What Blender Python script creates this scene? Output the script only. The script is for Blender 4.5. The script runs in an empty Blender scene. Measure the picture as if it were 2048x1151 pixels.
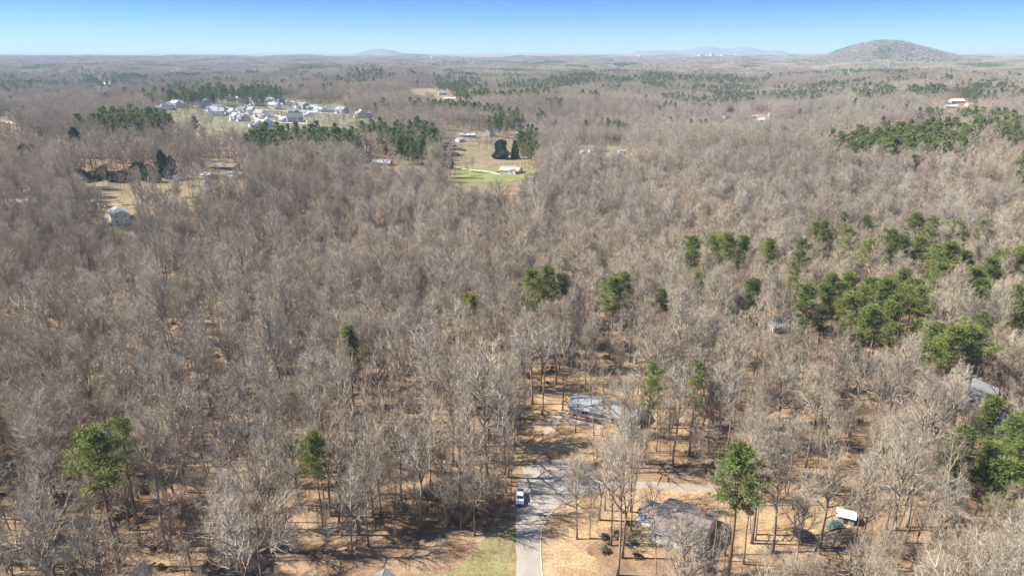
import bpy, math, random
import numpy as np
from mathutils import Vector, Matrix

random.seed(7)
R = math.radians
S = bpy.context.scene
COL = S.collection

# ------------------------------------------------------------------ camera
CAM_Z = 108.0
PITCH = R(18.98)
FPX = 1365.0                       # focal length in pixels of a 2048 px wide frame (24 mm lens)
cam_d = bpy.data.cameras.new('camera')
cam_d.sensor_width = 36.0
cam_d.lens = 36.0 * FPX / 2048.0
cam_d.clip_start = 0.5
cam_d.clip_end = 90000
cam = bpy.data.objects.new('camera', cam_d)
cam.location = (0, 0, CAM_Z)
cam.rotation_euler = (R(90) - PITCH, 0, 0)
COL.objects.link(cam)
S.camera = cam

# ------------------------------------------------------------------ sky, sun, exposure
SUN_EL, SUN_AZ = R(46), R(-88)     # azimuth from +Y towards +X: the sun stands to the left
sun_dir = Vector((math.sin(SUN_AZ) * math.cos(SUN_EL), math.cos(SUN_AZ) * math.cos(SUN_EL), math.sin(SUN_EL)))
w = bpy.data.worlds.new('World')
S.world = w
w.use_nodes = True
nt = w.node_tree
nt.nodes.clear()
out = nt.nodes.new('ShaderNodeOutputWorld')
bg = nt.nodes.new('ShaderNodeBackground')
sky = nt.nodes.new('ShaderNodeTexSky')
sky.sky_type = 'NISHITA'
sky.sun_disc = False
sky.sun_elevation = SUN_EL
sky.sun_rotation = SUN_AZ % (2 * math.pi)
sky.altitude = 300
sky.air_density = 1.0
sky.dust_density = 0.2
sky.ozone_density = 3.0
# the sky deepens from a pale horizon to clear blue within a few degrees and stays blue above
tc = nt.nodes.new('ShaderNodeTexCoord')
sep = nt.nodes.new('ShaderNodeSeparateXYZ')
ramp = nt.nodes.new('ShaderNodeValToRGB')
e = ramp.color_ramp.elements
e[0].position = 0.0; e[0].color = (0.46, 0.76, 1.08, 1)
e[1].position = 0.45; e[1].color = (0.92, 1.0, 1.1, 1)
for pos_, col_ in ((0.03, (0.29, 0.61, 1.1)), (0.052, (0.20, 0.47, 1.08)), (0.085, (0.085, 0.29, 1.02)), (0.20, (0.40, 0.62, 1.1))):
    m = e.new(pos_); m.color = (*col_, 1)
mul = nt.nodes.new('ShaderNodeMix'); mul.data_type = 'RGBA'; mul.blend_type = 'MULTIPLY'
mul.inputs[0].default_value = 1.0
nt.links.new(tc.outputs['Generated'], sep.inputs[0])
nt.links.new(sep.outputs['Z'], ramp.inputs[0])
nt.links.new(sky.outputs[0], mul.inputs[6])
nt.links.new(ramp.outputs[0], mul.inputs[7])
nt.links.new(mul.outputs[2], bg.inputs[0])
bg.inputs[1].default_value = 0.068
nt.links.new(bg.outputs[0], out.inputs[0])

sl = bpy.data.lights.new('sun', 'SUN')
sl.energy = 5.0
sl.angle = R(0.55)
sl.color = (1.0, 0.93, 0.82)
so = bpy.data.objects.new('sun', sl)
so.rotation_euler = sun_dir.to_track_quat('Z', 'Y').to_euler()
so.location = (0, 0, 400)
COL.objects.link(so)

S.view_settings.view_transform = 'Standard'
S.view_settings.look = 'None'
S.view_settings.gamma = 1.0
S.view_settings.use_curve_mapping = False
S.view_settings.exposure = 1.3
S.render.engine = 'CYCLES'
cy = S.cycles
cy.max_bounces = 3
cy.diffuse_bounces = 1
cy.glossy_bounces = 1
cy.transmission_bounces = 2
cy.transparent_max_bounces = 4
cy.volume_bounces = 0
cy.use_denoising = True
cy.denoiser = 'OPENIMAGEDENOISE'
cy.denoising_input_passes = 'RGB_ALBEDO_NORMAL'
cy.denoising_prefilter = 'ACCURATE'
cy.caustics_reflective = False
cy.caustics_refractive = False

# ------------------------------------------------------------------ terrain height
_rs = np.random.RandomState(11)
_wave = [(2 * math.pi / wl * math.cos(a), 2 * math.pi / wl * math.sin(a), ph, am)
         for wl, am in ((1900, 5.0), (1250, 5.5), (760, 6.0), (480, 4.0))
         for a, ph in [(_rs.uniform(0, 6.28), _rs.uniform(0, 6.28)) for _ in range(2)]]

def sstep(a, b, x):
    t = np.clip((x - a) / (b - a), 0, 1)
    return t * t * (3 - 2 * t)

def gauss(x, y, cx, cy_, sx, sy):
    return np.exp(-((x - cx) / sx) ** 2 - ((y - cy_) / sy) ** 2)

MTN = (2185.0, 4300.0)
def hgt(x, y):
    x = np.asarray(x, float); y = np.asarray(y, float)
    r = np.hypot(x, y)
    z = np.zeros_like(x)
    for kx, ky, ph, am in _wave:
        z = z + am * np.sin(kx * x + ky * y + ph)
    z = z * sstep(330, 900, r)
    z = z + 9.0 * sstep(430, 1000, r) + 12 * sstep(1300, 3200, r) + 30 * sstep(3500, 9000, r) + 30 * sstep(9000, 16000, r)
    z = z - 7.0 * gauss(x, y, 30, 330, 190, 42) + 12 * gauss(x, y, -250, 470, 170, 90) + 15 * gauss(x, y, 330, 720, 240, 190)
    z = z * (1 - gauss(x, y, 60, 150, 90, 75) * (r < 270))
    z = np.where(r < 230, 0.0, z * sstep(230, 300, r))
    return z

def mtn(x, y):
    """the wooded mountain: added to the terrain height"""
    x = np.asarray(x, float); y = np.asarray(y, float)
    dx, dy = x - MTN[0], y - MTN[1]
    px = np.array([-1100, -700, -500, -390, -330, -240, -165, -105, -45, 20, 90, 180, 240, 330, 420, 510, 570, 690, 850, 1300.])
    pz = np.array([0, 2, 6, 10, 20, 56, 93, 118, 134, 142, 134, 114, 105, 83, 56, 29, 17, 7, 2, 0.])
    xs_ = np.linspace(-1100, 1300, 481); zs_ = np.convolve(np.pad(np.interp(xs_, px, pz), 6, mode='edge'), np.ones(13) / 13, mode='valid')
    gl = 12 * np.sin(dy / 95.0 + 1.2 * np.sin(dx / 160.0)) + 16 * np.sin(dy / 210.0 + dx / 300.0)
    m_ = np.interp(dx + gl * np.exp(-(dy / 700) ** 2), xs_, zs_, left=0, right=0) * np.exp(-np.abs(dy / 380) ** 2.0)
    m_ = m_ + 14 * np.exp(-((dx - 60) / 1000) ** 2 - (dy / 800) ** 2)
    return m_

def ground(x, y):
    return hgt(x, y) + mtn(x, y)

def at(u, v, dz=0.0):
    """world point dz above the ground on the line of sight of photo position (u, v)"""
    d = np.array([(u - 1024) / FPX, 1.0, -(v - 575.5) / FPX])
    c, s = math.cos(PITCH), math.sin(PITCH)
    d = np.array([d[0], d[1] * c + d[2] * s, -d[1] * s + d[2] * c])
    d /= np.linalg.norm(d)
    t = np.geomspace(60, 40000, 3500)
    x, y, z = d[0] * t, d[1] * t, CAM_Z + d[2] * t
    hit = np.nonzero(z <= hgt(x, y) + dz)[0]
    i = hit[0] if len(hit) else len(t) - 1
    if i:
        a, b = t[i - 1], t[i]
        for _ in range(30):
            mth = (a + b) / 2
            if CAM_Z + d[2] * mth <= float(hgt(d[0] * mth, d[1] * mth)) + dz: b = mth
            else: a = mth
        tt = b
    else:
        tt = t[0]
    X, Y = d[0] * tt, d[1] * tt
    return Vector((X, Y, float(hgt(X, Y))))

def vnoise(x, y, sc_, seed):
    """smooth value noise"""
    g = np.random.RandomState(seed).uniform(-1, 1, (256, 256))
    xx, yy = x / sc_ + 1000.0, y / sc_ + 1000.0
    i0, j0 = np.floor(xx).astype(int), np.floor(yy).astype(int)
    fx, fy = xx - i0, yy - j0
    fx, fy = fx * fx * (3 - 2 * fx), fy * fy * (3 - 2 * fy)
    G = lambda a_, b_: g[a_ % 256, b_ % 256]
    return (G(i0, j0) * (1 - fx) + G(i0 + 1, j0) * fx) * (1 - fy) + (G(i0, j0 + 1) * (1 - fx) + G(i0 + 1, j0 + 1) * fx) * fy

def in_poly(px, py, poly):
    inside = np.zeros(len(px), bool)
    n = len(poly)
    j = n - 1
    for i in range(n):
        xi, yi = poly[i]; xj, yj = poly[j]
        c = ((yi > py) != (yj > py)) & (px < (xj - xi) * (py - yi) / (yj - yi + 1e-12) + xi)
        inside ^= c
        j = i
    return inside

def gpoly(pts):
    return [tuple(at(u, v)[:2]) for u, v in pts]

# ------------------------------------------------------------------ materials
MATS = {}
def mat(name, col, rough=0.85, col2=None, scale=4.0, detail=4.0, rnd=None, bump=0.0, metallic=0.0, spec=0.3, stretch=None, contrast=(0.35, 0.65), translucent=0.0):
    """procedural material: two tones mixed by noise; rnd = list of colours picked per object"""
    if name in MATS: return MATS[name]
    m_ = bpy.data.materials.new(name)
    m_.use_nodes = True
    n = m_.node_tree; L = n.links
    b = n.nodes['Principled BSDF']
    b.inputs['Roughness'].default_value = rough
    b.inputs['Metallic'].default_value = metallic
    b.inputs['Specular IOR Level'].default_value = spec
    geo = n.nodes.new('ShaderNodeNewGeometry')
    src = None
    if rnd:
        oi = n.nodes.new('ShaderNodeObjectInfo')
        rp = n.nodes.new('ShaderNodeValToRGB')
        el = rp.color_ramp.elements
        while len(el) > 1: el.remove(el[-1])
        for i, c in enumerate(rnd):
            q = el[0] if i == 0 else el.new(i / (len(rnd) - 1))
            q.position = i / max(1, len(rnd) - 1); q.color = (*c, 1)
        L.new(oi.outputs['Random'], rp.inputs[0])
        src = rp.outputs[0]
    if col2 is not None:
        nz = n.nodes.new('ShaderNodeTexNoise')
        nz.inputs['Scale'].default_value = scale
        nz.inputs['Detail'].default_value = detail
        nz.inputs['Roughness'].default_value = 0.62
        vec = geo.outputs['Position']
        if stretch:
            mp = n.nodes.new('ShaderNodeMapping'); mp.inputs['Scale'].default_value = stretch
            L.new(vec, mp.inputs[0]); vec = mp.outputs[0]
        L.new(vec, nz.inputs['Vector'])
        cr = n.nodes.new('ShaderNodeMapRange')
        cr.inputs[1].default_value, cr.inputs[2].default_value = contrast
        L.new(nz.outputs['Fac'], cr.inputs[0])
        mx = n.nodes.new('ShaderNodeMix'); mx.data_type = 'RGBA'
        L.new(cr.outputs[0], mx.inputs[0])
        if src is not None:
            mm = n.nodes.new('ShaderNodeMix'); mm.data_type = 'RGBA'; mm.blend_type = 'MULTIPLY'; mm.inputs[0].default_value = 1
            L.new(src, mm.inputs[6]); mm.inputs[7].default_value = (*col2, 1)
            L.new(src, mx.inputs[6]); L.new(mm.outputs[2], mx.inputs[7])
        else:
            mx.inputs[6].default_value = (*col, 1); mx.inputs[7].default_value = (*col2, 1)
        src = mx.outputs[2]
        if bump:
            bp = n.nodes.new('ShaderNodeBump'); bp.inputs['Strength'].default_value = bump
            bp.inputs['Distance'].default_value = 0.1
            L.new(nz.outputs['Fac'], bp.inputs['Height']); L.new(bp.outputs[0], b.inputs['Normal'])
    if src is not None: L.new(src, b.inputs['Base Color'])
    else: b.inputs['Base Color'].default_value = (*col, 1)
    if translucent:
        tr = n.nodes.new('ShaderNodeBsdfTranslucent')
        if src is not None: L.new(src, tr.inputs[0])
        else: tr.inputs[0].default_value = (*col, 1)
        ms = n.nodes.new('ShaderNodeMixShader'); ms.inputs[0].default_value = translucent
        L.new(b.outputs[0], ms.inputs[1]); L.new(tr.outputs[0], ms.inputs[2])
        L.new(ms.outputs[0], n.nodes['Material Output'].inputs[0])
    MATS[name] = m_
    return m_

def ground_material(name, a, b, c, s1, s2, s3, d=None, bump=0.4, grain=(.6, 1.32)):
    """soil / grass: three tones at three scales"""
    m_ = bpy.data.materials.new(name); m_.use_nodes = True
    n = m_.node_tree; L = n.links
    bs = n.nodes['Principled BSDF']; bs.inputs['Roughness'].default_value = 0.95; bs.inputs['Specular IOR Level'].default_value = 0.1
    geo = n.nodes.new('ShaderNodeNewGeometry')
    def noise(sc, lo, hi, det=5):
        z = n.nodes.new('ShaderNodeTexNoise'); z.inputs['Scale'].default_value = sc; z.inputs['Detail'].default_value = det
        z.inputs['Roughness'].default_value = 0.65
        L.new(geo.outputs['Position'], z.inputs['Vector'])
        r_ = n.nodes.new('ShaderNodeMapRange'); r_.inputs[1].default_value = lo; r_.inputs[2].default_value = hi
        L.new(z.outputs['Fac'], r_.inputs[0]); return r_.outputs[0], z.outputs['Fac']
    f1, _ = noise(s1, .38, .62); f2, _ = noise(s2, .42, .66); f3, h3 = noise(s3, .3, .7, 3)
    m1 = n.nodes.new('ShaderNodeMix'); m1.data_type = 'RGBA'; L.new(f1, m1.inputs[0]); m1.inputs[6].default_value = (*a, 1); m1.inputs[7].default_value = (*b, 1)
    m2 = n.nodes.new('ShaderNodeMix'); m2.data_type = 'RGBA'; L.new(f2, m2.inputs[0]); L.new(m1.outputs[2], m2.inputs[6]); m2.inputs[7].default_value = (*c, 1)
    m3 = n.nodes.new('ShaderNodeMix'); m3.data_type = 'RGBA'; m3.blend_type = 'MULTIPLY'; m3.inputs[0].default_value = 1
    gr = n.nodes.new('ShaderNodeMapRange'); gr.inputs[3].default_value, gr.inputs[4].default_value = grain
    L.new(f3, gr.inputs[0]); L.new(m2.outputs[2], m3.inputs[6]); L.new(gr.outputs[0], m3.inputs[7])
    L.new(m3.outputs[2], bs.inputs['Base Color'])
    bp = n.nodes.new('ShaderNodeBump'); bp.inputs['Strength'].default_value = bump; bp.inputs['Distance'].default_value = 0.15
    L.new(h3, bp.inputs['Height']); L.new(bp.outputs[0], bs.inputs['Normal'])
    MATS[name] = m_
    return m_

M_LITTER = ground_material('leaf_litter', (0.257, 0.171, 0.106), (0.323, 0.233, 0.152), (0.157, 0.095, 0.059), 0.05, 0.19, 2.0)
M_STRAW = ground_material('dry_grass', (0.405, 0.295, 0.172), (0.352, 0.251, 0.145), (0.264, 0.163, 0.097), 0.10, 0.17, 1.7)
M_LAWN = ground_material('lawn_grass', (0.128, 0.149, 0.051), (0.246, 0.217, 0.111), (0.204, 0.162, 0.085), 0.10, 0.16, 1.5)
M_GREEN = ground_material('green_grass', (0.119, 0.157, 0.051), (0.196, 0.191, 0.076), (0.255, 0.238, 0.102), 0.06, 0.15, 1.0)
M_FIELD = ground_material('field_grass', (0.213, 0.167, 0.103), (0.251, 0.194, 0.122), (0.160, 0.137, 0.076), 0.02, 0.05, 0.6)
M_YARD = ground_material('suburb_yard', (0.162, 0.153, 0.089), (0.238, 0.191, 0.132), (0.102, 0.119, 0.055), 0.03, 0.07, 0.4)
M_ASPHALT = ground_material('worn_asphalt', (0.344, 0.310, 0.280), (0.310, 0.280, 0.249), (0.267, 0.232, 0.194), 0.08, 0.12, 3.0, bump=.05, grain=(.9, 1.1))
M_GRAVEL = mat('gravel_drive', (0.31, 0.275, 0.24), 0.95, (0.36, 0.26, 0.17), .5, 8)
M_CONC = mat('pale_concrete', (0.52, 0.46, 0.38), 0.9, (0.40, 0.34, 0.27), 1.0, 6)
M_BARK = mat('bark', (0.2, 0.16, 0.13), 0.95, (0.62, 0.6, 0.58), 2.2, 5, rnd=[(0.22, 0.17, 0.125), (0.37, 0.31, 0.245), (0.18, 0.14, 0.105), (0.46, 0.39, 0.315), (0.25, 0.195, 0.15), (0.42, 0.345, 0.27), (0.20, 0.16, 0.125)], stretch=(1, 1, .25))
M_TWIG = mat('twigs', (0.3, 0.25, 0.2), 0.9, (0.74, 0.75, 0.77), 0.0065, 3, rnd=[(0.443, 0.362, 0.257), (0.558, 0.467, 0.34), (0.317, 0.261, 0.191), (0.496, 0.382, 0.266), (0.464, 0.403, 0.312), (0.614, 0.516, 0.381), (0.349, 0.27, 0.191), (0.57, 0.495, 0.382), (0.402, 0.338, 0.247), (0.539, 0.431, 0.312)], contrast=(.38, .62))
M_REDTWIG = mat('red_buds', (0.47, 0.29, 0.225), 0.9, (0.47, 0.35, 0.28), 0.9, 3)
M_BLOSSOM = mat('white_blossom', (0.62, 0.60, 0.54), 0.9, (0.45, 0.42, 0.36), 0.8, 3)
M_PBARK = mat('pine_bark', (0.26, 0.175, 0.12), 0.95, (0.17, 0.12, 0.09), 2.5, 5, stretch=(1, 1, .3))
M_NEEDLE = mat('pine_needles', (0.06, 0.1, 0.03), 0.75, (0.66, 0.68, 0.66), 0.35, 3, rnd=[(0.22, 0.255, 0.065), (0.15, 0.20, 0.055), (0.27, 0.295, 0.08), (0.185, 0.23, 0.065)], translucent=.22)
M_DARKGREEN = mat('cypress_leaves', (0.03, 0.06, 0.03), 0.75, (0.65, 0.7, 0.7), 0.5, 3, rnd=[(0.06, 0.10, 0.05), (0.075, 0.115, 0.055), (0.05, 0.085, 0.045)], translucent=.12)
M_SHRUB = mat('shrub_leaves', (0.09, 0.1, 0.045), 0.8, (0.7, 0.62, 0.5), 0.6, 3, rnd=[(0.20, 0.165, 0.09), (0.16, 0.14, 0.075), (0.24, 0.185, 0.11)], translucent=.15)
M_WHITE = mat('white_siding', (0.78, 0.77, 0.75), 0.7, (0.72, 0.71, 0.69), 0.7, 4, stretch=(1, 1, 6))
M_TRIM = mat('white_trim', (0.8, 0.79, 0.77), 0.6)
M_GLASS = mat('window_glass', (0.035, 0.045, 0.055), 0.08, spec=0.8)
M_SHINGLE_G = mat('grey_shingle', (0.20, 0.215, 0.235), 0.9, (0.27, 0.285, 0.30), 1.6, 7, stretch=(1, 1, 5), bump=.2)
M_SHINGLE_B = mat('brown_shingle', (0.13, 0.115, 0.105), 0.9, (0.20, 0.175, 0.155), 1.4, 7, stretch=(1, 1, 5), bump=.2)
M_SHINGLE_D = mat('dark_shingle', (0.10, 0.10, 0.11), 0.9, (0.16, 0.16, 0.165), 1.4, 6, bump=.2)
M_SHINGLE_T = mat('tan_shingle', (0.30, 0.25, 0.21), 0.9, (0.38, 0.33, 0.28), 1.4, 6, bump=.2)
M_SHINGLE_P = mat('pale_shingle', (0.36, 0.37, 0.38), 0.9, (0.44, 0.45, 0.45), 1.4, 6, bump=.2)
M_SHINGLE_GN = mat('greenish_shingle', (0.16, 0.23, 0.22), 0.9, (0.23, 0.29, 0.28), 1.4, 6, bump=.2)
M_BRICK = mat('brick_wall', (0.33, 0.16, 0.11), 0.9, (0.26, 0.12, 0.09), 5, 4)
M_CREAM = mat('cream_wall', (0.62, 0.55, 0.44), 0.8, (0.56, 0.49, 0.39), 1.2, 4)
M_GREYW = mat('grey_siding', (0.40, 0.42, 0.44), 0.8, (0.34, 0.36, 0.38), 1.2, 4)
M_PINK = mat('pinkish_siding', (0.56, 0.42, 0.35), 0.8, (0.50, 0.37, 0.31), 1.2, 4)
M_DOOR = mat('door_paint', (0.10, 0.06, 0.045), 0.6)
M_METAL = mat('dark_metal', (0.05, 0.05, 0.055), 0.5, metallic=.6)
M_STONE = mat('pale_stone', (0.62, 0.60, 0.57), 0.9, (0.45, 0.43, 0.4), 3, 5)
M_CARW = mat('white_paint', (0.8, 0.8, 0.8), 0.28, spec=0.5)
M_CARR = mat('red_paint', (0.55, 0.03, 0.02), 0.3, spec=0.5)
M_CARD = mat('dark_paint', (0.04, 0.05, 0.07), 0.3, spec=0.5)
M_RUBBER = mat('tyre_rubber', (0.02, 0.02, 0.02), 0.9)
M_LAMP = mat('lamp_lens', (0.6, 0.6, 0.58), 0.15, spec=.7)
M_MAT = mat('trampoline_mat', (0.018, 0.018, 0.02), 0.8)
M_TARP = mat('green_tarp', (0.11, 0.19, 0.15), 0.7, (0.19, 0.25, 0.21), 1.2, 4)

# ------------------------------------------------------------------ mesh helpers
class MB:
    def __init__(s): s.v = []; s.f = []; s.m = []
    def box(s, x0, x1, y0, y1, z0, z1, m=0):
        b = len(s.v)
        s.v += [(x0, y0, z0), (x1, y0, z0), (x1, y1, z0), (x0, y1, z0), (x0, y0, z1), (x1, y0, z1), (x1, y1, z1), (x0, y1, z1)]
        s.f += [(b, b + 3, b + 2, b + 1), (b + 4, b + 5, b + 6, b + 7), (b, b + 1, b + 5, b + 4), (b + 1, b + 2, b + 6, b + 5), (b + 2, b + 3, b + 7, b + 6), (b + 3, b, b + 4, b + 7)]
        s.m += [m] * 6
    def prism(s, prof, a0, a1, axis='x', m=0):
        """closed profile (list of 2D points) extruded along an axis; profile in the other two axes"""
        b = len(s.v); n = len(prof)
        for a in (a0, a1):
            for p, q in prof:
                s.v.append((a, p, q) if axis == 'x' else (p, a, q) if axis == 'y' else (p, q, a))
        for i in range(n):
            j = (i + 1) % n
            s.f.append((b + i, b + j, b + n + j, b + n + i)); s.m.append(m)
        s.f.append(tuple(b + i for i in range(n))[::-1]); s.f.append(tuple(b + n + i for i in range(n))); s.m += [m, m]
    def tube(s, path, rad, sides=6, m=0, cap=True):
        b = len(s.v); n = len(path)
        for i, p in enumerate(path):
            q = path[min(i + 1, n - 1)]; o = path[max(i - 1, 0)]
            d = (q[0] - o[0], q[1] - o[1], q[2] - o[2])
            l = math.sqrt(d[0] ** 2 + d[1] ** 2 + d[2] ** 2) or 1.0
            d = (d[0] / l, d[1] / l, d[2] / l)
            if abs(d[2]) < 0.9: e1 = (-d[1], d[0], 0.0)
            else: e1 = (d[2], 0.0, -d[0])
            l = math.sqrt(e1[0] ** 2 + e1[1] ** 2 + e1[2] ** 2) or 1.0
            e1 = (e1[0] / l, e1[1] / l, e1[2] / l)
            e2 = (d[1] * e1[2] - d[2] * e1[1], d[2] * e1[0] - d[0] * e1[2], d[0] * e1[1] - d[1] * e1[0])
            r = rad[i] if isinstance(rad, (list, tuple)) else rad
            for k in range(sides):
                a = 6.28318 * k / sides; ca, sa = math.cos(a) * r, math.sin(a) * r
                s.v.append((p[0] + e1[0] * ca + e2[0] * sa, p[1] + e1[1] * ca + e2[1] * sa, p[2] + e1[2] * ca + e2[2] * sa))
        for i in range(n - 1):
            for k in range(sides):
                k2 = (k + 1) % sides
                s.f.append((b + i * sides + k, b + i * sides + k2, b + (i + 1) * sides + k2, b + (i + 1) * sides + k)); s.m.append(m)
        if cap:
            s.f.append(tuple(b + k for k in range(sides))[::-1]); s.f.append(tuple(b + (n - 1) * sides + k for k in range(sides))); s.m += [m, m]
    def poly(s, pts, m=0):
        b = len(s.v); s.v += [tuple(p) for p in pts]; s.f.append(tuple(range(b, b + len(pts)))); s.m.append(m)
    def mesh(s, name, mats, smooth=False):
        me = bpy.data.meshes.new(name)
        me.from_pydata(s.v, [], s.f)
        for q in (mats if isinstance(mats, (list, tuple)) else [mats]): me.materials.append(q)
        if any(s.m): me.polygons.foreach_set('material_index', s.m)
        if smooth: me.polygons.foreach_set('use_smooth', [True] * len(s.f))
        me.update()
        return me

def link(name, data, parent=None, loc=None, rot=None, scale=None):
    o = bpy.data.objects.new(name, data)
    COL.objects.link(o)
    if parent is not None: o.parent = parent
    if loc is not None: o.location = loc
    if rot is not None: o.rotation_euler = rot
    if scale is not None: o.scale = scale
    return o

def tag(o, label=None, cat=None, group=None, kind=None):
    if label: o['label'] = label
    if cat: o['category'] = cat
    if group: o['group'] = group
    if kind: o['kind'] = kind
    return o

def thing(name, label, cat, loc=(0, 0, 0), rz=0.0, group=None, scale=None):
    o = bpy.data.objects.new(name, None)
    o.empty_display_size = 0.5
    COL.objects.link(o)
    o.location = loc; o.rotation_euler = (0, 0, rz)
    if scale is not None: o.scale = scale
    return tag(o, label, cat, group)

# ------------------------------------------------------------------ ground sheet
def polar_ground():
    nr, na = 250, 300
    rr = np.concatenate([[0.0], np.geomspace(25, 42000, nr)])
    aa = np.linspace(0, 2 * math.pi, na, endpoint=False)
    A, RR = np.meshgrid(aa, rr[1:])
    X = (RR * np.sin(A)).ravel(); Y = (RR * np.cos(A)).ravel()
    Z = hgt(X, Y)
    v = np.vstack([[[0, 0, 0]], np.stack([X, Y, Z], 1)])
    f = [(0, 1 + (k + 1) % na, 1 + k) for k in range(na)]
    for i in range(nr - 1):
        for k in range(na):
            k2 = (k + 1) % na
            f.append((1 + i * na + k, 1 + i * na + k2, 1 + (i + 1) * na + k2, 1 + (i + 1) * na + k))
    me = bpy.data.meshes.new('ground')
    me.from_pydata(v.tolist(), [], f)
    me.materials.append(M_LITTER)
    me.polygons.foreach_set('use_smooth', [True] * len(f))
    me.update()
    me.flip_normals()
    return tag(link('ground', me), kind='structure')
polar_ground()

def sheet(name, poly, m, dz, step=None, kind='structure', ragged=None):
    """flat or terrain-following sheet from a ground polygon"""
    if step is None:
        mb = MB(); mb.poly([(x, y, dz) for x, y in poly])
        me = mb.mesh(name, m)
        if me.polygons[0].normal.z < 0: me.flip_normals()
    else:
        xs = [p[0] for p in poly]; ys = [p[1] for p in poly]
        gx = np.arange(min(xs), max(xs) + step, step); gy = np.arange(min(ys), max(ys) + step, step)
        X, Y = np.meshgrid(gx, gy)
        cxm = (X[:-1, :-1] + X[1:, 1:]) / 2; cym = (Y[:-1, :-1] + Y[1:, 1:]) / 2
        q_ = step if ragged is None else ragged
        jx = q_ * (vnoise(cxm, cym, 7 * step, 51) + .6 * vnoise(cxm, cym, 2.5 * step, 52)); jy = q_ * (vnoise(cxm, cym, 7 * step, 53) + .6 * vnoise(cxm, cym, 2.5 * step, 54))
        ins = in_poly((cxm + jx).ravel(), (cym + jy).ravel(), poly).reshape(cxm.shape)
        Z = hgt(X, Y) + dz
        nx = len(gx)
        f = [(j * nx + i, j * nx + i + 1, (j + 1) * nx + i + 1, (j + 1) * nx + i) for j, i in zip(*np.nonzero(ins))]
        me = bpy.data.meshes.new(name)
        me.from_pydata(np.stack([X.ravel(), Y.ravel(), Z.ravel()], 1).tolist(), [], f)
        me.materials.append(m); me.update()
    return tag(link(name, me), kind=kind)

def smooth_poly(pts, n=5, jitter=0.0):
    """Catmull-Rom smoothing of a closed outline"""
    o = []; N = len(pts)
    for i in range(N):
        p0, p1, p2, p3 = (np.array(pts[(i + k) % N]) for k in (-1, 0, 1, 2))
        for k in range(n):
            t = k / n
            q = 0.5 * (2 * p1 + (p2 - p0) * t + (2 * p0 - 5 * p1 + 4 * p2 - p3) * t * t + (3 * p1 - p0 - 3 * p2 + p3) * t ** 3)
            o.append((q[0] + random.uniform(-jitter, jitter), q[1] + random.uniform(-jitter, jitter)))
    return o

# road, turning circle and side drive
ROAD = smooth_poly(gpoly([(1034, 1260), (1033, 1150), (1032, 1080), (1032, 1020), (1036, 985), (1042, 955), (1056, 930), (1080, 921), (1120, 919), (1160, 921), (1185, 935), (1196, 955), (1230, 964), (1290, 962), (1350, 966), (1425, 971), (1425, 980), (1350, 977), (1290, 974), (1230, 977), (1195, 985), (1150, 993), (1118, 1008), (1093, 1032), (1081, 1060), (1079, 1100), (1083, 1150), (1088, 1260)]), 7, 0.13)
VERGE = smooth_poly(gpoly([(1050, 1260), (1060, 1100), (1070, 1050), (1090, 1015), (1130, 1000), (1200, 985), (1260, 985), (1290, 1000), (1280, 1040), (1210, 1060), (1180, 1100), (1190, 1160), (1195, 1260)]), 4, .3)
FRONT = smooth_poly(gpoly([(1035, 935), (1045, 880), (1058, 840), (1075, 800), (1110, 765), (1180, 750), (1260, 760), (1300, 790), (1320, 830), (1260, 880), (1200, 915), (1195, 950), (1120, 945)]), 4, .5)
LAWN_NEAR = smooth_poly(gpoly([(840, 1270), (850, 1170), (900, 1142), (938, 1115), (972, 1085), (1012, 1050), (1038, 1040), (1040, 1100), (1042, 1270)]), 4, .4)
YARD_SE = smooth_poly(gpoly([(1250, 988), (1290, 972), (1420, 965), (1530, 985), (1640, 985), (1700, 1010), (1700, 1060), (1640, 1100), (1540, 1100), (1440, 1110), (1360, 1120), (1270, 1080)]), 4, .6)
sheet('verge_grass', VERGE, M_STRAW, 0.004, .45, ragged=2.6)
sheet('front_yard', FRONT, M_STRAW, 0.006, .45, ragged=2.6)
sheet('lawn', LAWN_NEAR, M_LAWN, 0.004, .45, ragged=2.6)
sheet('back_yard', YARD_SE, M_STRAW, 0.008, .45, ragged=2.6)
sheet('road', ROAD, M_ASPHALT, 0.014)
DRIVE = smooth_poly(gpoly([(1088, 868), (1092, 850), (1102, 836), (1114, 827), (1138, 823), (1137, 831), (1122, 838), (1112, 850), (1106, 868)]), 4, .15)
sheet('driveway', DRIVE, M_GRAVEL, 0.010)
# pale edging along the verge side of the road
edge = [at(u, v) for u, v in [(1150, 995), (1118, 1010), (1094, 1034), (1082, 1061), (1080, 1100), (1084, 1150), (1089, 1250)]]
mbk = MB()
mbk.tube([(p.x + .1, p.y, 0.0) for p in edge], 0.16, 6)
tag(link('kerb', mbk.mesh('kerb', M_CONC)), kind='structure')

# lawns, fields and yards farther off
CLEAR = []          # outlines of ground free of woods
CLEAR.append(gpoly([(735, 1280), (735, 1150), (800, 1112), (880, 1085), (975, 1040), (1012, 1020), (1020, 980), (1030, 920), (1040, 880), (1052, 850), (1066, 805), (1092, 785), (1130, 770), (1245, 776), (1290, 795), (1312, 815), (1320, 840), (1250, 885), (1205, 905), (1195, 950), (1440, 955), (1440, 998), (1250, 1002), (1170, 1030), (1150, 1060), (1150, 1280)]))
CLEAR.append(gpoly([(1262, 1000), (1290, 960), (1440, 950), (1470, 1010), (1400, 1130), (1290, 1110)]))
CLEAR.append(gpoly([(1520, 985), (1640, 985), (1720, 1000), (1720, 1070), (1640, 1100), (1520, 1090)]))
CLEAR.append([(-46, -60), (30, -60), (30, 126), (-2, 135), (-46, 124)])
SOFT = []           # clearings with a ragged wood edge: u0, u1, near and far ends of the open ground
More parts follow.
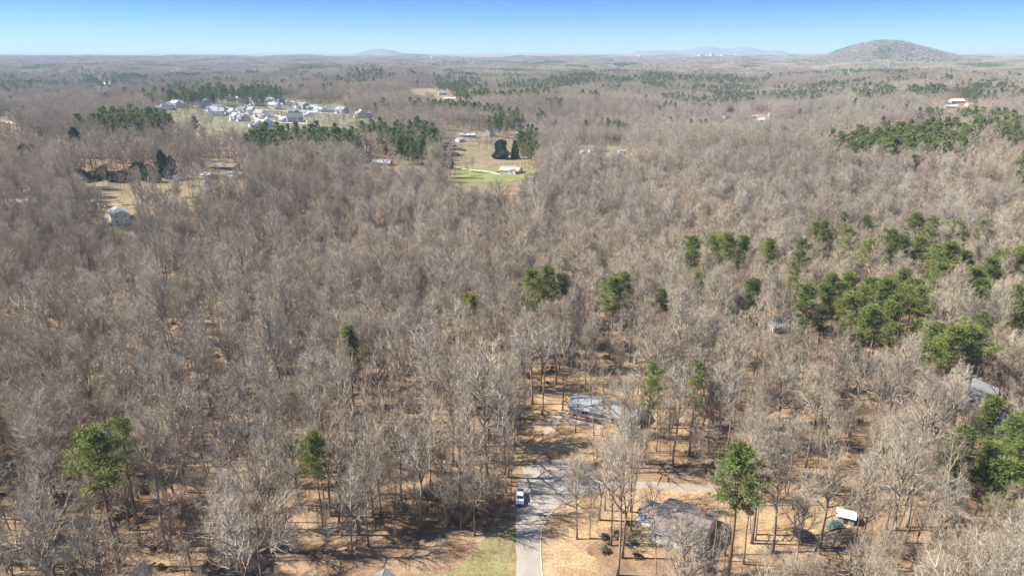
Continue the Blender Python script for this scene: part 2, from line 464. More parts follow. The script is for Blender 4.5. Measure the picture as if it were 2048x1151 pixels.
def opening(u0, u1, v0, v1, tall=24):
    SOFT.append([tuple(q[:2]) for q in (at(u0, v0), at(u1, v0), at(u1, v1, tall), at(u0, v1, tall))])
for o_ in [(208, 272, 400, 438), (925, 1085, 326, 366), (885, 972, 350, 386), (702, 860, 316, 332), (240, 490, 358, 367), (148, 330, 352, 364), (395, 495, 328, 358), (880, 1062, 260, 308), (1140, 1262, 288, 310), (300, 420, 212, 236), (400, 600, 198, 252), (520, 690, 206, 266), (660, 755, 227, 246), (1444, 1476, 228, 240), (1496, 1546, 228, 240), (1748, 1880, 258, 274), (868, 945, 178, 200), (812, 868, 178, 184), (1886, 1960, 196, 214), (14, 56, 396, 408), (-20, 42, 234, 250), (182, 204, 158, 186), (1925, 1965, 770, 792, 8), (1540, 1592, 630, 655, 10), (1140, 1232, 795, 852, 28), (1290, 1425, 985, 1075, 28), (1590, 1720, 1020, 1085, 20), (1692, 1712, 146, 160), (205, 225, 160, 172)]:
    opening(*o_)
sheet('green_lawn', smooth_poly(gpoly([(918, 347), (960, 334), (1055, 336), (1078, 352), (1000, 366), (938, 364)]), 4, 1), M_GREEN, 0.45, 4)
sheet('hay_field', smooth_poly(gpoly([(865, 345), (930, 325), (1100, 322), (1120, 360), (1010, 380), (1000, 440), (950, 450), (880, 430)]), 4, 1), M_FIELD, 0.30, 4)
sheet('field', smooth_poly(gpoly([(640, 315), (870, 318), (870, 372), (740, 385), (640, 360)]), 4, 1), M_FIELD, 0.42, 5)
sheet('paddock', smooth_poly(gpoly([(180, 360), (350, 352), (510, 345), (520, 370), (470, 400), (330, 412), (200, 400)]), 4, 1), M_FIELD, 0.42, 5)
sheet('yard', smooth_poly(gpoly([(872, 250), (1085, 256), (1085, 316), (872, 316)]), 4, 1), M_FIELD, 0.40, 6)
sheet('house_lawn', smooth_poly(gpoly([(218, 438), (262, 430), (290, 450), (262, 480), (235, 492), (222, 470)]), 4, 1), M_GREEN, 0.40, 4)
sheet('suburb_ground', smooth_poly(gpoly([(305, 210), (420, 197), (600, 195), (690, 211), (755, 230), (758, 245), (660, 272), (500, 276), (420, 256), (325, 236)]), 4, 1), M_YARD, 0.5, 10)
sheet('clearing', smooth_poly(gpoly([(1135, 292), (1260, 292), (1260, 335), (1135, 335)]), 4, 1), M_FIELD, 0.42, 6)
sheet('far_field', smooth_poly(gpoly([(805, 178), (870, 176), (872, 190), (810, 190)]), 4, 1), M_FIELD, 0.6, 12)
sheet('apartment_ground', smooth_poly(gpoly([(1745, 252), (1875, 248), (1875, 280), (1745, 286)]), 4, 1), M_YARD, 0.5, 8)

# mountain and far hills
def grid_mesh(name, x0, x1, y0, y1, st, fz, m, rough=0.0):
    gx = np.arange(x0, x1 + st, st); gy = np.arange(y0, y1 + st, st)
    X, Y = np.meshgrid(gx, gy)
    Z = fz(X, Y)
    rs = np.random.RandomState(3)
    Z = Z + rs.uniform(-rough, rough, Z.shape)
    nx, ny = len(gx), len(gy)
    f = [(j * nx + i, j * nx + i + 1, (j + 1) * nx + i + 1, (j + 1) * nx + i) for j in range(ny - 1) for i in range(nx - 1)]
    me = bpy.data.meshes.new(name)
    me.from_pydata(np.stack([X.ravel(), Y.ravel(), Z.ravel()], 1).tolist(), [], f)
    me.materials.append(m); me.update()
    return tag(link(name, me), kind='structure')
M_MTN = ground_material('mountain_woods', (0.20, 0.155, 0.125), (0.16, 0.13, 0.105), (0.09, 0.10, 0.065), 0.006, 0.011, 0.07)
M_HILL = ground_material('far_hill_woods', (0.20, 0.18, 0.16), (0.17, 0.16, 0.14), (0.10, 0.12, 0.09), 0.002, 0.004, 0.02)
grid_mesh('mountain', MTN[0] - 1700, MTN[0] + 1900, MTN[1] - 900, MTN[1] + 900, 16, lambda X, Y: hgt(X, Y) + mtn(X, Y) - 9 + 4 * (mtn(X, Y) > 25), M_MTN, 4.0)
def hills(name, u0, u1, dist, prof):
    """a far ridge: profile = list of (u, height)"""
    def fz(X, Y):
        U = 1024 + FPX * X / Y * math.cos(PITCH) ** 0
        hh = np.interp(U, [p[0] for p in prof], [p[1] for p in prof])
        return hh * np.exp(-((Y - dist) / (dist * .06)) ** 2) + 60 + 6 * np.sin(X / 300.0)
    k = dist / FPX
    return grid_mesh(name, (u0 - 1024) * k * 1.0, (u1 - 1024) * k * 1.0, dist * .86, dist * 1.14, dist / 260, fz, M_HILL, 2)
hills('distant_hills', 1225, 1575, 14500, [(1235, 0), (1262, 76), (1290, 96), (1310, 108), (1335, 92), (1360, 128), (1385, 164), (1402, 152), (1418, 128), (1440, 132), (1462, 164), (1480, 144), (1500, 96), (1535, 104), (1545, 48), (1560, 0)])
hills('distant_hill', 670, 880, 9500, [(680, 0), (715, 28), (740, 62), (760, 88), (775, 96), (790, 84), (810, 52), (840, 30), (870, 0)])
hills('horizon_ridge', -300, 1000, 26000, [(-300, 42), (0, 50), (120, 66), (300, 48), (520, 62), (690, 40), (1000, 0)])
hills('far_ridge', 860, 1800, 17000, [(860, 0), (960, 40), (1010, 55), (1100, 38), (1250, 25), (1500, 25), (1700, 10), (1800, 0)])

# ------------------------------------------------------------------ tree generators
def rot_away(d, ang, az):
    """direction tilted by ang from d, turned by az about d"""
    if abs(d[2]) < 0.95: e1 = (-d[1], d[0], 0.0)
    else: e1 = (1.0, 0.0, 0.0)
    k = e1[0] * d[0] + e1[1] * d[1] + e1[2] * d[2]
    e1 = (e1[0] - k * d[0], e1[1] - k * d[1], e1[2] - k * d[2])
    l = math.sqrt(e1[0] ** 2 + e1[1] ** 2 + e1[2] ** 2)
    e1 = (e1[0] / l, e1[1] / l, e1[2] / l)
    e2 = (d[1] * e1[2] - d[2] * e1[1], d[2] * e1[0] - d[0] * e1[2], d[0] * e1[1] - d[1] * e1[0])
    s, c = math.sin(ang), math.cos(ang); ca, sa = math.cos(az), math.sin(az)
    return tuple(d[i] * c + s * (e1[i] * ca + e2[i] * sa) for i in range(3))

def ribbon(mb, path, w0, rg):
    """thin twig: flat strip tapering to a point"""
    a = rg.uniform(0, 6.283)
    n = (math.cos(a) * .8, math.sin(a) * .8, rg.uniform(-.6, .6))
    b = len(mb.v); N = len(path)
    for i in range(N - 1):
        wd = w0 * (1 - 0.8 * i / (N - 1)) * .5
        p = path[i]
        mb.v.append((p[0] + n[0] * wd, p[1] + n[1] * wd, p[2] + n[2] * wd)); mb.v.append((p[0] - n[0] * wd, p[1] - n[1] * wd, p[2] - n[2] * wd))
    mb.v.append(path[-1])
    for i in range(N - 2):
        mb.f.append((b + 2 * i, b + 2 * i + 1, b + 2 * i + 3, b + 2 * i + 2)); mb.m.append(0)
    mb.f.append((b + 2 * (N - 2), b + 2 * (N - 2) + 1, b + 2 * (N - 1))); mb.m.append(0)

def path_from(p, d, length, n, wob, up, rg):
    P = [p]; st = length / n
    for _ in range(n):
        d = (d[0] + rg.uniform(-wob, wob), d[1] + rg.uniform(-wob, wob), d[2] + rg.uniform(-wob, wob) + up)
        l = math.sqrt(d[0] ** 2 + d[1] ** 2 + d[2] ** 2); d = (d[0] / l, d[1] / l, d[2] / l)
        p = (p[0] + d[0] * st, p[1] + d[1] * st, p[2] + d[2] * st); P.append(p)
    return P

def lerp_path(P, t):
    x = t * (len(P) - 1); i = min(int(x), len(P) - 2); f = x - i
    a, b = P[i], P[i + 1]
    p = tuple(a[k] + (b[k] - a[k]) * f for k in range(3))
    d = tuple(b[k] - a[k] for k in range(3)); l = math.sqrt(sum(q * q for q in d)) or 1
    return p, tuple(q / l for q in d)

def bare_tree(seed, H, start, spread, r0, limbs=15, fork=0, n2=9, n3=6, n4=4, tw=0.042, angle=(32, 58), lod=0, lean=0.0):
    """bare hardwood: returns (trunk builder, crown builder)"""
    rg = random.Random(seed)
    T, C = MB(), MB()
    nseg = 9 if not lod else 4
    sides = 7 if not lod else 4
    leaders = []
    az0 = rg.uniform(0, 6.28)
    d0 = rot_away((0, 0, 1), lean, az0)
    if fork:
        ft = start * rg.uniform(.75, 1.0)
        P = path_from((0, 0, -0.3), d0, H * ft, max(4, nseg // 2), .04, .03, rg)
        T.tube(P, [r0 * (1.25 if i == 0 else 1 - .25 * i / (len(P) - 1)) for i in range(len(P))], sides)
        for k in range(fork):
            d = rot_away((0, 0, 1), R(rg.uniform(9, 20)), az0 + 6.283 * k / fork + rg.uniform(-.4, .4))
            Q = path_from(P[-1], d, H * (1 - ft) * rg.uniform(.82, 1), nseg - 2, .07, .05, rg)
            rb = r0 * .62
            T.tube(Q, [max(.02, rb * (1 - .93 * i / (len(Q) - 1))) for i in range(len(Q))], sides)
            leaders.append((Q, rb, 0.05, H * (1 - ft)))
    else:
        P = path_from((0, 0, -0.3), d0, H * .98, nseg, .045, .03, rg)
        T.tube(P, [max(.02, r0 * (1.3 if i == 0 else 1 - .93 * i / (len(P) - 1))) for i in range(len(P))], sides)
        leaders.append((P, r0, start, H))
    for P, rb, st, LH in leaders:
        nl = max(5, int(limbs / len(leaders)))
        for i in range(nl):
            t = st + (0.98 - st) * ((i + rg.uniform(0, .8)) / nl)
            p, d = lerp_path(P, t)
            f = (t - st) / (1 - st)
            az = i * 2.4 + rg.uniform(-.5, .5)
            ang = R(rg.uniform(*angle)) * (1 - .35 * f)
            L1 = spread * (1.25 - .7 * f) * rg.uniform(.75, 1.15)
            if len(leaders) > 1: L1 *= .85
            d1 = rot_away(d, ang, az)
            Q = path_from(p, d1, L1, 5 if not lod else 2, .13, .09, rg)
            r1 = min(rb * .54, rb * (1 - .9 * t) * .86 + .045)
            T.tube(Q, [max(.015, r1 * (1 - .85 * k / (len(Q) - 1))) for k in range(len(Q))], 5 if not lod else 3, cap=False)
            for j in range(n2):
                t2 = rg.uniform(.18, 1.0) ** .8
                p2, dd2 = lerp_path(Q, min(t2, .99))
                d2 = rot_away(dd2, R(rg.uniform(22, 62)), rg.uniform(0, 6.28))
                L2 = L1 * rg.uniform(.30, .55) * (1.15 - .4 * t2)
                Q2 = path_from(p2, d2, L2, 3 if not lod else 2, .16, .12, rg)
                if not lod:
                    C.tube(Q2, [max(.018, r1 * .56 * (1 - .8 * k / (len(Q2) - 1))) for k in range(len(Q2))], 3, cap=False)
                else:
                    ribbon(C, Q2, .14, rg)
                for k in range(n3):
                    p3, dd3 = lerp_path(Q2, min(rg.uniform(.15, 1.05), .99))
                    d3 = rot_away(dd3, R(rg.uniform(18, 60)), rg.uniform(0, 6.28))
                    L3 = max(.5, L2 * rg.uniform(.38, .75))
                    Q3 = path_from(p3, d3, L3, 2 if not lod else 1, .2, .18, rg)
                    ribbon(C, Q3, tw * 1.35, rg)
                    for q in range(n4):
                        p4, dd4 = lerp_path(Q3, min(rg.uniform(.2, 1.02), .99))
                        d4 = rot_away(dd4, R(rg.uniform(18, 62)), rg.uniform(0, 6.28))
                        d4 = (d4[0], d4[1], d4[2] + .2)
                        ribbon(C, [p4, tuple(p4[m_] + d4[m_] * L3 * rg.uniform(.35, .85) for m_ in range(3))], tw, rg)
    return T, C

def blade(mb, p, d, L, wd, rg):
    a = rot_away(d, 1.57, rg.uniform(0, 6.28))
    b = len(mb.v)
    mb.v += [(p[0] + a[0] * wd, p[1] + a[1] * wd, p[2] + a[2] * wd), (p[0] - a[0] * wd, p[1] - a[1] * wd, p[2] - a[2] * wd), (p[0] + d[0] * L, p[1] + d[1] * L, p[2] + d[2] * L)]
    mb.f.append((b, b + 1, b + 2)); mb.m.append(0)

def rdir(rg, up=0.0):
    while True:
        x, y, z = rg.uniform(-1, 1), rg.uniform(-1, 1), rg.uniform(-1, 1)
        l = x * x + y * y + z * z
        if 0.02 < l < 1:
            l = math.sqrt(l); z = z / l + up; x /= l; y /= l
            l = math.sqrt(x * x + y * y + z * z) or 1
            return (x / l, y / l, z / l)

def pine_tree(seed, H, start, rad, limbs=36, tufts=5, blades=40, lod=0, slim=1.0):
    rg = random.Random(seed)
    T, C = MB(), MB()
    P = path_from((0, 0, -.3), (0, 0, 1), H, 8 if not lod else 4, .03, .02, rg)
    r0 = H * .0105
    T.tube(P, [max(.03, r0 * (1.25 if i == 0 else 1 - .9 * i / (len(P) - 1))) for i in range(len(P))], 7 if not lod else 4)
    for i in range(limbs):
        f = (i + rg.uniform(0, .9)) / limbs
        t = start + (1 - start) * f
        p, d = lerp_path(P, min(t, .995))
        prof = (math.sin(math.pi * min(1, .20 + f * .80)) ** .7) * (1.0 if f > .1 else .75)
        L1 = max(.7, rad * prof * rg.uniform(.42, 1.28))
        ang = R(rg.uniform(62, 86) - 42 * f)
        d1 = rot_away((0, 0, 1), ang, i * 2.4 + rg.uniform(-.4, .4))
        Q = path_from(p, d1, L1, 3, .12, .10, rg)
        T.tube(Q, [max(.015, r0 * .28 * (1 - .8 * k / 3)) for k in range(4)], 4 if not lod else 3, cap=False)
        for j in range(tufts):
            tt = 1.0 if j == 0 else rg.uniform(.35, 1)
            c, _ = lerp_path(Q, min(tt, .99))
            off = rdir(rg); o = 0.55 if j else .15
            c = (c[0] + off[0] * o * 1.2, c[1] + off[1] * o * 1.2, c[2] + off[2] * o * .6)
            rr = rg.uniform(.65, 1.15)
            for k in range(blades):
                dd = rdir(rg, .35)
                s = rg.uniform(0, .75) * rr
                q = (c[0] + dd[0] * s * 1.1, c[1] + dd[1] * s * 1.1, c[2] + dd[2] * s * .7)
                blade(C, q, dd, rg.uniform(.35, .75) * (1 if not lod else 1.7), .07 if not lod else .2, rg)
    return T, C

def cone_tree(seed, H, rad, blades=5200, round_=0.0):
    """dense evergreen that is leafy to the ground"""
    rg = random.Random(seed)
    T, C = MB(), MB()
    T.tube([(0, 0, -.3), (0, 0, H * .5), (0, 0, H * .97)], [H * .014, H * .009, .03], 6)
    lob = [(rg.uniform(0, 6.28), rg.uniform(0, 1), rg.uniform(.08, .5)) for _ in range(30)]
    for k in range(blades):
        f = rg.random() ** 1.25
        a = rg.uniform(0, 6.283)
        pr = (1 - f) ** (.75 - .35 * round_) * (1 if f > .06 else .75 + 4 * f)
        bump = 1 + sum(am * math.exp(-((((a - la + 3.1416) % 6.2832) - 3.1416) / .5) ** 2 - ((f - lf) / .09) ** 2) for la, lf, am in lob) - .28
        r = rad * pr * bump * rg.uniform(.62, 1.0)
        d = (math.cos(a) * .8 + rg.uniform(-.4, .4), math.sin(a) * .8 + rg.uniform(-.4, .4), .75 + rg.uniform(-.5, .4))
        l = math.sqrt(sum(q * q for q in d)); d = tuple(q / l for q in d)
        blade(C, (r * math.cos(a), r * math.sin(a), .2 + f * H * .97), d, rg.uniform(.4, .9), .17, rg)
    return T, C

def bush(seed, rad, hgt_, blades=1100, sz=.26):
    rg = random.Random(seed)
    T, C = MB(), MB()
    cl = [(rg.uniform(-.55, .55) * rad, rg.uniform(-.55, .55) * rad, rg.uniform(.3, .72) * hgt_, rg.uniform(.35, .6) * rad) for _ in range(12)]
    for k in range(5):
        d = rot_away((0, 0, 1), R(rg.uniform(5, 40)), k * 1.3)
        T.tube(path_from((0, 0, -.1), d, hgt_ * .8, 3, .15, .05, rg), [.07, .05, .04, .015], 4)
    for k in range(blades):
        c = cl[k % len(cl)]
        d = rdir(rg, .2); s = c[3] * rg.uniform(.55, 1.05)
        z = c[2] + d[2] * s * .9
        if z < .05: z = rg.uniform(.05, .4)
        blade(C, (c[0] + d[0] * s, c[1] + d[1] * s, z), rdir(rg, .3), rg.uniform(.6, 1.3) * sz, sz * .42, rg)
    return T, C

def pair(name, TC, mt, mc):
    T, C = TC
    return (T.mesh(name + '_trunk', mt, True), C.mesh(name + '_crown', mc))

def joined(name, TC, mt, mc):
    T, C = TC
    mb = MB(); mb.v = list(T.v); mb.f = list(T.f); mb.m = [0] * len(T.f)
    b = len(mb.v); mb.v += C.v; mb.f += [tuple(i + b for i in f) for f in C.f]; mb.m += [1] * len(C.f)
    return mb.mesh(name, [mt, mc])

# kinds of bare hardwood: (look, parameters)
BARE = [
    ('tall straight bare tree with narrow crown', dict(H=30, start=.48, spread=5.4, r0=.25, limbs=18, angle=(26, 48))),
    ('broad bare tree with wide spreading limbs', dict(H=27, start=.36, spread=8.6, r0=.38, limbs=16, n2=12, angle=(42, 68))),
    ('bare tree forking into two leaders', dict(H=29, start=.42, spread=6.6, r0=.31, limbs=19, fork=2, angle=(30, 56))),
    ('slender bare tree with small high crown', dict(H=26, start=.60, spread=4.8, r0=.18, limbs=13, n2=8, angle=(30, 54))),
    ('bare tree with rounded fine-twigged crown', dict(H=25, start=.38, spread=7.4, r0=.29, limbs=18, n2=11, n3=7, angle=(38, 64))),
    ('bare tree split into three stems', dict(H=27, start=.30, spread=6.4, r0=.33, limbs=21, fork=3, angle=(30, 54))),
    ('leaning bare tree with thin open crown', dict(H=27, start=.46, spread=6.0, r0=.22, limbs=12, n2=8, lean=.13, angle=(32, 58))),
    ('very tall bare tree with long clear trunk', dict(H=33, start=.54, spread=6.6, r0=.33, limbs=18, n2=10, angle=(30, 54))),
    ('bare tree with dense egg-shaped crown', dict(H=24, start=.32, spread=6.6, r0=.26, limbs=20, n2=10, n3=7, angle=(32, 54))),
    ('crooked bare tree with few heavy limbs', dict(H=25, start=.38, spread=8.0, r0=.36, limbs=10, n2=13, angle=(40, 68))),
    ('small young bare tree with wispy crown', dict(H=14, start=.32, spread=3.8, r0=.10, limbs=13, n2=7, n3=5, angle=(28, 52))),
    ('thin bare sapling with ascending twigs', dict(H=9.5, start=.22, spread=2.8, r0=.065, limbs=11, n2=6, n3=5, n4=3, angle=(24, 48))),
]
bare_pairs = []; bare_joined = []
for i, (_, kw) in enumerate(BARE):
    bare_pairs.append(pair('bare_tree_%d' % i, bare_tree(100 + i, **dict(kw, tw=.038)), M_BARK, M_TWIG))
    TC = bare_tree(130 + i, **kw)
    bare_joined.append(joined('bare_wood_%d' % i, TC, M_BARK, M_TWIG))
far_joined = [joined('far_bare_%d' % i, bare_tree(200 + i, H=26 + i % 3, start=.40, spread=6.6 + .6 * (i % 3), r0=.29, limbs=12, n2=6, n3=5, n4=3, tw=.12, lod=1, fork=(0, 0, 2, 0, 3)[i]), M_BARK, M_TWIG) for i in range(5)]
PINES = [
    ('round-topped pine', dict(H=27, start=.60, rad=4.4)),
    ('tall pine with a layered open crown', dict(H=29, start=.55, rad=4.0, limbs=26, tufts=4)),
    ('bushy pine with a deep dense crown', dict(H=24, start=.42, rad=4.4, limbs=46)),
    ('slim pine with a small tufted crown', dict(H=25, start=.68, rad=3.0, limbs=22)),
    ('wide flat-topped pine', dict(H=25, start=.64, rad=5.4, limbs=34)),
    ('lower bright green pine', dict(H=18, start=.45, rad=3.8, limbs=36)),
]
edge_pairs = {i: pair('edge_tree_%d' % i, bare_tree(160 + i, **dict(BARE[i][1], tw=.019, n3=5, n4=3)), M_BARK, M_TWIG) for i in range(11)}
pine_pairs = []; pine_joined = []
for i, (_, kw) in enumerate(PINES):
    TC = pine_tree(300 + i, **kw)
    pine_pairs.append(pair('pine_%d' % i, TC, M_PBARK, M_NEEDLE))
far_pines = [joined('far_pine_%d' % i, pine_tree(340 + i, H=25, start=(.4, .5, .3)[i], rad=(5.6, 5.2, 5.4)[i], limbs=30, tufts=4, blades=15, lod=1), M_PBARK, M_NEEDLE) for i in range(3)]
cyp_pairs = [pair('cypress_%d' % i, cone_tree(360 + i, 13 + 2 * i, 3.3 + .4 * i, round_=.5 + i * .75), M_PBARK, M_DARKGREEN) for i in range(2)]
M_DARKTWIG = mat('brush_twigs', (.2, .15, .11), .9, (0.75, .7, .65), .4, 3, rnd=[(0.21, 0.155, 0.11), (0.27, 0.21, 0.15), (0.17, 0.13, 0.095)])
brush_pairs = [pair('brush_%d' % i, bare_tree(480 + i, H=6.5 + i, start=.10, spread=3.8, r0=.10, limbs=22, fork=3, n2=8, n3=6, n4=4, tw=.05, angle=(30, 65)), M_BARK, M_DARKTWIG) for i in range(2)]
shrub_pairs = [pair('shrub_%d' % i, bush(380 + i, 2.4 + .3 * i, 3.4 + .5 * i), M_BARK, M_SHRUB) for i in range(3)]
shrub_joined = [joined('shrub_wood_%d' % i, bush(390 + i, 1.5, 1.9, 420, .4), M_BARK, M_SHRUB) for i in range(2)]

def place_pair(name, meshes, label, cat, loc, rz, sc, group=None):
    t = thing(name, label, cat, loc, rz, group, (sc, sc, sc) if not isinstance(sc, tuple) else sc)
    link('trunk', meshes[0], t); link('crown', meshes[1], t)
    return t

# ------------------------------------------------------------------ landmarks used in labels
LAND = [
    ((1041, 1000), 'beside the parked white pickup'),
    ((1075, 890), 'at the gravel drive edge'),
    ((1210, 830), 'beside the white ranch house'),
    ((1240, 930), 'by the side drive'),
    ((1350, 1040), 'beside the brown-roofed house'),
    ((1605, 1070), 'near the black trampoline'),
    ((1690, 1020), 'near the small white shed'),
    ((370, 1090), 'near the red-budding tree'),
    ((200, 1100), 'near the pair of tall pines'),
    ((630, 1010), 'near the lone pine in the woods'),
    ((880, 1060), 'by the dark thicket'),
    ((770, 1150), 'near the grey hip roof'),
    ((1482, 1070), 'near the big pine by the brown roof'),
    ((1950, 1000), 'near the clump of bright pines'),
    ((1950, 800), 'below the blue-grey roofed house'),
    ((1380, 870), 'in the woods behind the side drive'),
    ((1700, 860), 'on the open slope of pale trees'),
    ((1120, 740), 'behind the ranch house yard'),
    ((420, 900), 'uphill of the red-budding tree'),
    ((850, 880), 'in the woods across from the drive'),
    ((40, 950), 'in the woods beyond the tall pines'),
    ((990, 960), 'at the wood edge behind the pickup'), ((1010, 900), 'at the wood edge facing the cul-de-sac'), ((930, 960), 'in the woods behind the pickup'), ((760, 960), 'in the deep woods past the thicket'),
    ((700, 1080), 'in the woods behind the grey hip roof'), ((560, 1100), 'between the lone pine and lower lawn'), ((480, 1000), 'between the red-budding tree and lone pine'), ((290, 960), 'beside the tall pines'),
    ((120, 1120), 'in the open woods below the tall pines'), ((1230, 1100), 'beyond the straw verge of the road'), ((1290, 1000), 'between side drive and brown-roofed house'), ((1420, 960), 'behind the brown-roofed house'),
    ((1560, 960), 'beyond the trampoline yard'), ((1800, 1080), 'past the small white shed'), ((1880, 960), 'beside the round bushy pine'), ((1560, 880), 'in the pale woods beyond the big pine'),
]
LANDW = [(at(u, v), s) for (u, v), s in LAND]
def near_land(x, y):
    return min(LANDW, key=lambda q: (q[0].x - x) ** 2 + (q[0].y - y) ** 2)[1]

# ------------------------------------------------------------------ evergreens told apart one by one
# (crown centre u, v in the photo, crown width there, kind)
EVER = [(190, 912, 80, 0), (240, 890, 60, 1), (630, 905, 56, 0), (1482, 945, 100, 0), (1300, 768, 50, 1), (1393, 762, 44, 1), (697, 697, 55, 2),
    (1065, 578, 56, 2), (1098, 563, 50, 0), (1118, 566, 34, 3), (1038, 590, 36, 5), (940, 615, 45, 5), (1225, 586, 66, 4), (1250, 578, 40, 2), (1320, 595, 30, 3),
    (1383, 500, 46, 0), (1425, 505, 46, 2), (1452, 492, 50, 0), (1488, 505, 44, 2), (1535, 512, 46, 2), (1597, 512, 40, 1), (1390, 568, 50, 5), (1500, 600, 58, 2), (1466, 608, 34, 5),
    (1625, 458, 22, 3), (1657, 460, 30, 3), (1683, 440, 30, 4), (1690, 485, 42, 1), (1742, 447, 22, 3), (1830, 450, 56, 0), (1866, 462, 42, 1), (1918, 465, 44, 4), (1963, 460, 30, 4),
    (1742, 502, 56, 4), (1780, 486, 56, 0), (1800, 505, 46, 2), (1838, 508, 46, 2), (1868, 528, 46, 2), (1898, 514, 50, 0), (1925, 540, 50, 2), (1950, 562, 56, 4), (1980, 555, 50, 2), (1882, 566, 46, 2), (1988, 522, 34, 5), (2012, 520, 40, 4), (2038, 530, 40, 2),
    (1588, 584, 46, 5), (1612, 602, 50, 0), (1660, 572, 50, 4), (1692, 582, 46, 2), (1738, 585, 46, 5), (1768, 590, 50, 0), (1800, 578, 50, 2), (1828, 590, 44, 0), (1650, 612, 54, 2), (1694, 620, 56, 4), (1722, 606, 40, 1), (1850, 602, 40, 3),
    (1738, 642, 66, 4), (1776, 646, 50, 2), (1708, 690, 50, 5), (1600, 676, 44, 2), (1840, 672, 46, 5), (1862, 694, 56, 2), (1902, 690, 56, 0), (1944, 690, 70, 4), (1966, 664, 40, 1), (1972, 622, 38, 5), (2030, 612, 46, 2), (2040, 645, 40, 5),
    (1975, 826, 46, 5), (1912, 915, 72, 2), (1978, 925, 50, 5), (2018, 888, 56, 2), (2040, 905, 46, 0), (1992, 965, 76, 5), (2046, 862, 40, 5)]
def ev_zone(u, v):
    if u < 300: return 'of the pair in the left woods' if v > 800 else 'in the far woods'
    if u < 660: return 'standing alone among bare trees'
    if 660 < u < 760: return 'half hidden among bare trees'
    if v < 475: return 'on the far edge of the stand'
    if u < 960: return 'low in the hollow beside the small pine cluster'
    if u < 1130: return 'in the small cluster in the hollow'
    if u < 1340: return 'in the hollow behind the ranch house' if v < 700 else 'beside the ranch house yard'
    if u < 1420 and v > 700: return 'behind the ranch house drive'
    if u < 1560 and v > 900: return 'towering over the brown-roofed house'
    if u < 1560 and v < 540: return 'in the row along the upper wood edge'
    if u < 1560: return 'near the half hidden grey roof'
    if v > 780: return 'in the bright clump near the grey roofs'
    if v > 630: return 'in the pine group above the blue-grey roof'
    if v > 570: return 'in the long middle belt of pines'
    return 'in the large upper pine stand'
rp = random.Random(5)
EV_XY = []
for u, v, wd, k in EVER:
    kw = PINES[k][1]
    p = at(u, v, kw['H'] * .80)
    dist = math.hypot(p.x, p.y)
    depth = math.hypot(dist, CAM_Z - 20)
    sc = min(1.6, max(.9, (wd / FPX * depth) / (kw['rad'] * 1.58)))
    hs = sc ** .5
    p = at(u, v, kw['H'] * hs * (.5 + .5 * kw['start'] + .03))
    lab = '%s%s %s' % ('broad ' if sc > 1.25 and k != 4 else 'little ' if sc < .92 else '', PINES[k][0], ev_zone(u, v))
    if len(lab.split()) > 16: lab = lab.split(' ', 1)[1]
    place_pair('pine_tree', pine_pairs[k], lab, 'pine tree', p, rp.uniform(0, 6.28), (sc, sc, hs), 'pines standing among the bare woods')
    EV_XY.append((p.x, p.y, wd / FPX * depth * .42))
# single dark evergreens farther off
for u, v, wd, hh, k, lab in [
    (66, 350, 50, 1.6, 1, 'big round dark evergreen beyond the white two-storey house'),
    (157, 312, 30, 1.9, 0, 'tall dark cone-shaped evergreen rising from far bare woods'),
    (95, 292, 24, 1.1, 1, 'lone small dark evergreen in the far woods'),
    (328, 356, 26, 1.7, 0, 'tall dark evergreen by the gambrel-roofed shed'),
    (346, 358, 24, 1.4, 0, 'brighter narrow evergreen touching the tall one by the shed'),
    (1002, 318, 34, 1.35, 1, 'broad dark evergreen behind the lawn house'),
    (1030, 318, 22, 1.5, 0, 'narrow dark evergreen behind the lawn house chimney'),
    (902, 338, 16, .9, 0, 'small dark evergreen on the lawn by the house drive'),
    (1072, 370, 18, .85, 0, 'yellowish conical evergreen at the lawn corner'),
    (1092, 372, 16, .7, 0, 'short conical evergreen beside the yellowish one at the lawn corner'),
    (1240, 335, 22, .8, 1, 'dark round evergreen alone in tan woods'),
    (50, 475, 36, 1.0, 1, 'bushy evergreen left of the white two-storey house'),
    (12, 485, 30, .9, 1, 'dark bushy evergreen at the wood edge past the white house')]:
    p = at(u, v)
    place_pair('evergreen_tree', cyp_pairs[k], lab, 'evergreen', p, u * .7, (wd / FPX * math.hypot(p.x, p.y) / (6.6 + .6 * k),) * 2 + (hh,))
    EV_XY.append((p.x, p.y, 4))
for i in range(15):
    u = 152 + i * 11.4
    p = at(u, 362 + 4 * math.sin(i), 0)
    place_pair('cypress_tree', cyp_pairs[i % 2], 'dark dense cypress in the tight row along the paddock', 'cypress', p, i, (1.3, 1.3, .62 + .10 * math.sin(i * 1.7) + (.3 if i > 9 else 0)), 'cypress row along the paddock')
    EV_XY.append((p.x, p.y, 5))

_q = at(385, 1142); EV_XY.append((_q.x + 9, _q.y - 13, 7));  EV_XY.append((_q.x, _q.y, 6.5)); EV_XY.append((_q.x, _q.y - 9, 6.5)); EV_XY.append((_q.x, _q.y - 19, 6))
# ------------------------------------------------------------------ woods: where each bare tree stands
rs = np.random.RandomState(21)
YMAX = 2600.0
cell = 6.9
gx = np.arange(-2300, 2300, cell); gy = np.arange(-30, YMAX, cell)
X, Y = np.meshgrid(gx, gy)
X = (X + rs.uniform(-.46, .46, X.shape) * cell).ravel(); Y = (Y + rs.uniform(-.46, .46, Y.shape) * cell).ravel()
k = np.abs(X) < .80 * Y + 95
X, Y = X[k], Y[k]
keep = np.ones(len(X), bool)
for poly in CLEAR: keep &= ~in_poly(X, Y, poly)
_jx = rs.normal(0, 5, len(X)); _jy = rs.normal(0, 5, len(X))
for poly in SOFT: keep &= ~in_poly(X + _jx, Y + _jy, poly)
